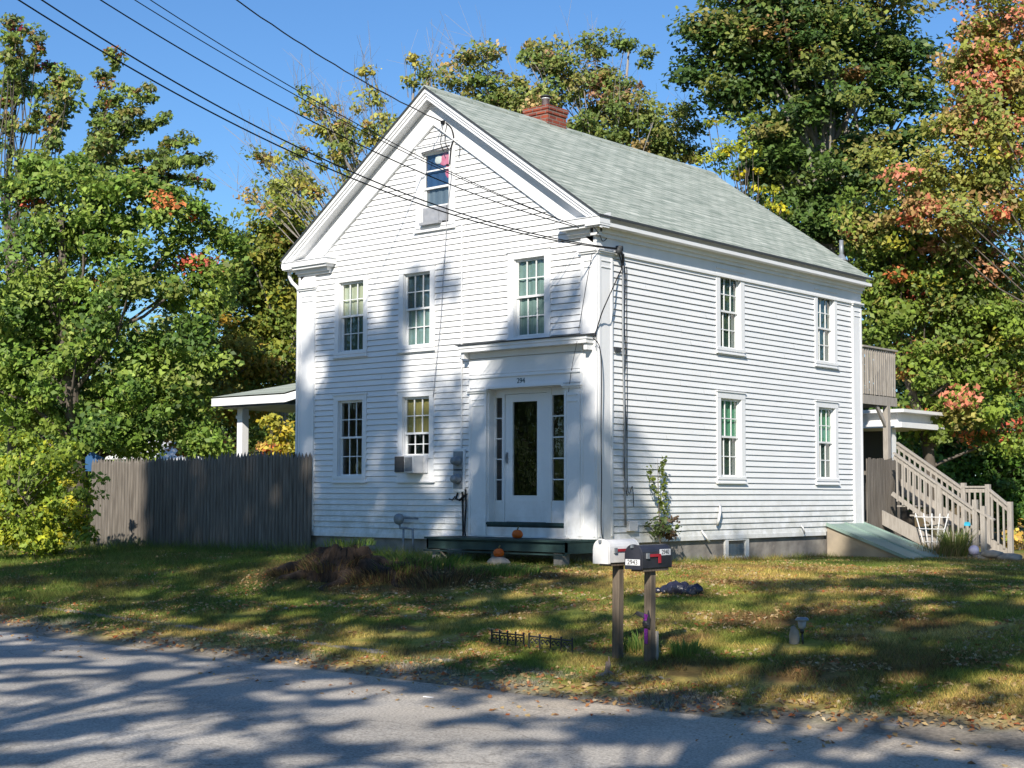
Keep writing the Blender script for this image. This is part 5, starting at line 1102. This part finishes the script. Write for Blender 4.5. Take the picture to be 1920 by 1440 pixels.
# (surface, u, v, ru, rv, slant px per px, shade 0..1)
SPOTS = [('F', 680, 680, 55, 60, -.6, 1.0), ('F', 630, 800, 40, 80, -.2, 1.0), ('F', 700, 935, 60, 40, -.4, .85), ('F', 855, 880, 20, 80, -.35, 1.0), ('F', 745, 600, 24, 60, -.3, 1.0), ('F', 1000, 830, 70, 150, 0, 1.0), ('F', 1000, 900, 80, 110, 0, 1.0), ('F', 1088, 820, 28, 100, 0, 1.0), ('F', 640, 830, 60, 140, .1, .9), ('F', 700, 720, 60, 60, -.5, .95), ('M', 1180, 1035, 75, 30, 0, .0), ('M', 1200, 1120, 60, 50, 0, .15), ('F', 580, 720, 14, 220, 0, .05), ('F', 622, 575, 34, 60, -.2, .15), ('F', 835, 770, 22, 80, -.3, .0), ('F', 870, 620, 60, 60, 0, .0), ('F', 905, 700, 30, 40, -.3, .1),
         ('G', 60, 1290, 40, 6, 0, .1), ('G', 230, 1235, 60, 5, 0, .1), ('G', 420, 1262, 50, 6, 0, .1), ('G', 380, 1320, 50, 5, 0, .1), ('G', 620, 1290, 60, 6, 0, .1), ('G', 500, 1330, 30, 6, 0, .95), ('G', 380, 1375, 90, 8, 0, .95), ('G', 650, 1410, 60, 8, 0, .9), ('G', 720, 1290, 60, 8, 0, .85), ('G', 1000, 1290, 60, 10, 0, .3),('F', 700, 800, 130, 150, .25, .95), ('F', 640, 690, 60, 70, .3, .9), ('F', 620, 950, 40, 110, .1, .85), ('F', 735, 640, 26, 90, -.35, .95), ('F', 705, 705, 40, 70, -.5, .95), ('F', 785, 530, 20, 40, -.6, .45), ('F', 825, 500, 12, 60, -.6, .5), ('F', 860, 450, 60, 40, 0, 0), ('F', 730, 480, 50, 40, 0, 0), ('F', 700, 560, 30, 40, 0, .1),
         ('F', 770, 790, 40, 110, -.2, .02), ('F', 800, 680, 60, 60, -.3, .0), ('F', 720, 860, 18, 60, -.2, .1), ('F', 655, 880, 14, 60, 0, .3), ('F', 600, 700, 10, 60, 0, .3),
         ('F', 800, 950, 60, 30, -.4, .7), ('F', 850, 850, 24, 80, -.35, .95), ('F', 900, 800, 20, 70, -.4, .10), ('F', 880, 920, 26, 60, -.2, .55), ('F', 850, 960, 16, 50, -.3, .2),
         ('F', 990, 800, 60, 130, -.1, 1.0), ('F', 930, 960, 70, 60, 0, 1.0), ('F', 1010, 700, 34, 30, -.5, .8), ('F', 1060, 560, 22, 50, -.4, .75), ('F', 1050, 620, 26, 30, -.3, .6), ('F', 1090, 830, 34, 90, 0, .95), ('F', 1085, 970, 30, 55, 0, .10), ('F', 1105, 700, 12, 60, 0, .25), ('F', 930, 730, 30, 30, 0, .15),
         ('S', 1165, 880, 34, 110, .1, .85), ('S', 1210, 960, 40, 45, 0, .7), ('S', 1400, 700, 300, 250, 0, .0),
         ('N', 300, 940, 120, 90, 0, .95), ('N', 500, 940, 90, 90, 0, .80), ('N', 240, 900, 14, 50, .2, .15), ('N', 365, 890, 16, 40, -.3, .25), ('N', 350, 970, 18, 34, -.3, .25), ('N', 185, 940, 20, 90, .1, .1),
         ('G', 200, 1075, 200, 26, 0, .80), ('G', 450, 1080, 120, 18, 0, .35), ('G', 120, 1110, 120, 10, 0, .15), ('G', 650, 1080, 70, 22, 0, .5), ('G', 750, 1078, 80, 10, 0, .1), ('G', 900, 1090, 200, 26, 0, .97), ('G', 700, 1120, 260, 22, 0, .9),
         ('G', 1080, 1110, 60, 14, 0, .1), ('G', 1090, 1140, 70, 14, 0, .3), ('G', 1300, 1070, 200, 18, 0, .05), ('G', 1500, 1065, 220, 12, 0, .1), ('G', 1330, 1100, 110, 12, 0, .35), ('G', 1350, 1150, 120, 24, 0, .25), ('G', 1250, 1160, 40, 30, 0, .2), ('G', 1600, 1120, 120, 16, 0, .35), ('G', 1700, 1090, 200, 8, 0, .9), ('G', 1720, 1170, 200, 34, 0, .93), ('G', 1420, 1210, 60, 14, 0, .3), ('G', 1560, 1250, 200, 30, 0, .88), ('G', 1790, 1270, 150, 40, 0, .85), ('G', 1200, 1290, 120, 12, 0, .3), ('G', 1000, 1240, 120, 20, 0, .7), ('G', 780, 1170, 160, 24, 0, .8), ('G', 980, 1195, 60, 16, 0, .35), ('G', 500, 1150, 160, 20, 0, .8), ('G', 560, 1205, 90, 12, 0, .3), ('G', 250, 1190, 200, 14, 0, .65),
         ('G', 250, 1250, 250, 20, 0, .93), ('G', 150, 1225, 60, 6, 0, .2), ('G', 330, 1275, 60, 8, 0, .15), ('G', 100, 1335, 120, 14, 0, .35), ('G', 230, 1310, 120, 10, 0, .35), ('G', 280, 1350, 70, 8, 0, .2), ('G', 60, 1390, 120, 30, 0, .9), ('G', 180, 1415, 60, 8, 0, .2), ('G', 230, 1430, 60, 10, 0, .2), ('G', 480, 1300, 120, 12, 0, .75), ('G', 560, 1345, 120, 14, 0, .12), ('G', 440, 1395, 120, 22, 0, .15), ('G', 700, 1320, 90, 8, 0, .85), ('G', 760, 1340, 100, 12, 0, .2), ('G', 850, 1300, 60, 8, 0, .15), ('G', 600, 1375, 60, 6, 0, .8), ('G', 880, 1360, 120, 12, 0, .7), ('G', 900, 1400, 160, 22, 0, .2), ('G', 1040, 1330, 90, 18, 0, .12), ('G', 1140, 1340, 26, 20, .4, .85), ('G', 1200, 1390, 160, 12, 0, .75), ('G', 1150, 1425, 160, 16, 0, .15), ('G', 1500, 1380, 200, 22, 0, .8), ('G', 1450, 1345, 60, 6, 0, .4), ('G', 1700, 1400, 160, 14, 0, .5), ('G', 1850, 1420, 120, 20, 0, .8), ('G', 1400, 1425, 90, 14, 0, .35)]
EL = []
for (s, u, v, ru, rv, sl, val) in SPOTS:
    c = np.array(AB(pt(u, v, s))); ea = np.array(AB(pt(u+ru*.3, v, s)))-c; eb = np.array(AB(pt(u-sl*rv*.3, v+rv*.3, s)))-c
    Mx = np.stack([ea, eb], 1)/.3
    if abs(np.linalg.det(Mx)) < 1e-6: continue
    EL.append((c, np.linalg.inv(Mx), val))
cell = .22
ga, gb = np.meshgrid(np.arange(-15, 13, cell), np.arange(-13.5, 5.2, cell), indexing='ij')
prob = .30+.9*(fbm(ga*.55+3, gb*.9, 33)-.42)*1.6+.25
prob = np.clip(prob, .05, .9)
top = np.where(ga > .2, .98*ga-.35, 2.2+.4*np.sin(ga*1.3)-.28*np.clip(ga+2, -9, 0))
wsum = np.ones_like(prob)*.25; acc = prob*.25
for (c, Mi, val) in EL:
    dx = ga-c[0]; dy = gb-c[1]; p = Mi[0, 0]*dx+Mi[0, 1]*dy; q = Mi[1, 0]*dx+Mi[1, 1]*dy; r2 = p*p+q*q; wt = np.exp(-(r2**1.5)*.9)*3
    acc += wt*val; wsum += wt
pf_ = acc/wsum
inF = np.clip((top-gb)/.5, 0, 1); frontzone = (wsum > .45)
pf_ = np.where(frontzone, pf_, pf_*inF)
pf_ = np.where(((ga > .6) & (gb > .98*ga-.25)) | ((gb > 3.6) & (ga > -1.5)), 0, pf_)
pf_ = np.where((ga < -10.15) & (gb > .3), 0, pf_)
HN = 2300; hr = np.random.default_rng(77); HA = hr.uniform(-15, 13, HN); HB = hr.uniform(-13.5, -.5, HN); HR = hr.uniform(.10, .27, HN)*np.where(HB < -5, 1.1, np.where(HB < -2.6, .85, .55)); HRb = HR*hr.uniform(.45, .9, HN)  # random gaps cut in the crowns to let sun flecks through
rng = np.random.default_rng(12)
keep = rng.uniform(size=pf_.shape) < np.clip((pf_-.12)*1.25, 0, 1)**1.25
A_, B_ = ga[keep]+rng.uniform(-.5, .5, keep.sum())*cell, gb[keep]+rng.uniform(-.5, .5, keep.sum())*cell
val = pf_[keep]
def i_lo(h, pa): return pa.min()-1 < HA[h] < pa.max()+1
SHT = [(-12.0, 'tall oak across the road, farthest left of the row'), (-6.5, 'tall oak across the road, second from the left'), (-1.5, 'tall oak across the road opposite the front door'), (3.5, 'tall oak across the road behind the viewer'), (9.0, 'tall oak across the road, farthest right of the row')]
near = np.argmin(np.abs(A_[:, None]-np.array([s[0] for s in SHT])[None]+rng.normal(size=(len(A_), 1))*.5), 1)
K0 = 27.5; KK = K0+rng.normal(size=len(A_))*1.3
for i, (ac, lab) in enumerate(SHT):
    sel = near == i; cen = A_[sel][:, None]*hs+B_[sel][:, None]*us+KK[sel][:, None]*ss
    c0_ = ac*hs+K0*ss; yb = c0_[1]-3.2; base = (float(c0_[0]), float(yb), float(H(c0_[0], yb)))
    e = empty('roadside_oak', base, lab, 'tree', 'oaks across the road')
    n = len(cen); k = rng.poisson(14+130*np.clip(val[sel], 0, 1)); idx = np.repeat(np.arange(n), k); N = len(idx)
    P = cen[idx]+norm(rng.normal(size=(N, 3)))*(rng.uniform(0, 1, N)**.6)[:, None]*.30
    pa, pb = AB(P); okk = np.ones(N, bool)
    for h0 in range(0, HN): 
        if i_lo(h0, pa): okk &= ((pa-HA[h0])/HR[h0])**2+((pb-HB[h0])/HRb[h0])**2 > 1
    P = P[okk]; N = len(P)
    Vv, Fq, Cc = leafmesh(P, .125, pal(N, OLIVE+GREEN), .3); nmesh('crown', Vv, Fq, 'leaf', Cc, e)
    m = MB(); tz = float(np.percentile(cen[:, 2], 85)); bx = np.array(base)
    tp = [bx+[0, 0, -.3], bx+[.1, .3, 3], bx+[.0, 1.6, tz*.55], np.array([base[0], c0_[1], tz])]
    m.tube(tp, [.26, .2, .13, .03], 9); tpa = np.array(tp)
    for j in rng.choice(n, min(70, n), replace=False):
        t = np.clip((cen[j][2]-base[2])/(tz-base[2])*.75, .3, .97); ii = min(int(t*3), 2); f_ = t*3-ii; a = tpa[ii]*(1-f_)+tpa[ii+1]*f_; d = cen[j]-a
        m.tube([a, a+d*.5+rng.normal(size=3)*.2, cen[j]], [.035, .022, .008], 4, cap=False)
    m.build('trunk', 'bark', e, True); print(lab, n, N)
# trees reflected in the windows
for i, (bx, by, sc_, pl_, lab) in enumerate(((-21, -21.5, 1.0, DKG, 'green maple across the road left of the oak row'), (-27, -19.5, 1.1, OLIVE, 'olive tree across the road far to the left'), (-30, -34, 1.3, DKG, 'dark maple set back across the road'), (14, 26, 1.1, LG, 'green maple in the side yard right of the house'), (22, 34, 1.3, OLIVE, 'olive tree at the back of the right side yard'), (20, 14, 1.0, LG, 'green maple beside the right side yard'))):
    bz = float(H(bx, by)); tree('yard_maple', lab, (bx, by, bz), [((bx, by, bz+6*sc_), (3.2*sc_, 3.2*sc_, 3.4*sc_), 1), ((bx+1.5, by-1, bz+8*sc_), (2*sc_, 2*sc_, 2.4*sc_), 1), ((bx-1.6, by+1, bz+4*sc_), (2.4*sc_, 2.4*sc_, 2*sc_), 1), ((bx, by, bz+2*sc_), (3.2*sc_, 3.2*sc_, 1.8*sc_), 1)], .30, .55, pl_, .8, 36, 14, .28, group='maples outside the picture', seed=60+i)

# ------------------------------------------------------------------ utility pole and wires
PX, PY = -.6, -16.7
up_ = empty('utility_pole', (PX, PY, -1.08), 'wooden utility pole across the road carrying the wires to the house', 'utility pole')
m = MB(); m.tube([(PX, PY, -1.6), (PX, PY, 9.6)], .15, 12, .11); m.build('pole', 'post_wood', up_, True)
m = MB(); m.box((PX-1.1, PY-.06, 8.5), (PX+1.1, PY+.06, 8.62)); m.build('crossarm', 'post_wood', up_)
def wire(P0, pix, r, label, mt='cable_black', wob=0.0, ext=(PX, PY)):
    P0 = np.array(P0, float); e_ = np.array(ext, float); h = e_-P0[:2]; Lh = np.linalg.norm(h); h = h/Lh; nrm = np.array([-h[1], h[0]])
    S_, Z_ = [0.], [P0[2]]
    for (u, v) in pix:
        d = ray(u, v); t = ((P0[:2]-CAM[:2])@nrm)/(d[:2]@nrm); Q = CAM+t*d; S_.append(float((Q[:2]-P0[:2])@h)); Z_.append(float(Q[2]))
    S_ = np.array(S_); Z_ = np.array(Z_); c = np.polyfit(S_, Z_, 2, w=[6]+[1]*(len(S_)-1)); print('wire', np.round(S_, 1), np.round(Z_, 2), np.round(c, 3), 'end', np.polyval(c, Lh), Lh)
    s = np.linspace(0, Lh, 70); pts = [(P0[0]+h[0]*q, P0[1]+h[1]*q, float(np.polyval(c, q))+(wob*math.sin(q*9) if wob else 0)) for q in s]
    pts[0] = tuple(P0); m = MB(); m.tube(pts, r, 6); return tag(m.build('overhead_wire', mt, None, True), label, 'wire', 'overhead wires to the house')
wire(Sd(1158, 467, .12), [(1040, 450), (900, 420), (789, 387), (650, 329), (500, 258), (333, 177), (150, 70), (30, 0)], .009, 'lowest black wire crossing the left sky down to the corner mast')
wire(Sd(1162, 466, .14), [(1040, 447), (900, 414), (794, 381), (655, 318), (480, 230), (200, 77), (73, 0)], .009, 'second lowest black wire, just above the lowest one, ending at the corner mast')
wire(G(1085, 427, .30), [(1030, 409), (919, 370), (792, 329), (694, 280), (480, 173), (190, 0)], .008, 'middle wire ending under the right cornice return')
wire(G(1083, 424, .30), [(1030, 405), (863, 334), (794, 304), (705, 257), (480, 137), (253, 0)], .006, 'fourth wire from the bottom, ending under the right cornice return')
wire(G(1080, 423, .30), [(1030, 403), (863, 333), (794, 299), (718, 256), (480, 122), (280, 0)], .006, 'thin wire just above the fourth one, ending under the right cornice return')
wire(G(830, 229, .06), [(755, 193), (653, 140), (560, 75), (480, 25), (440, 0)], .010, 'thick twisted wire running to the top of the gable', wob=.006)
print('polys', sum(len(o.data.polygons) for o in bpy.data.objects if o.type == 'MESH'))
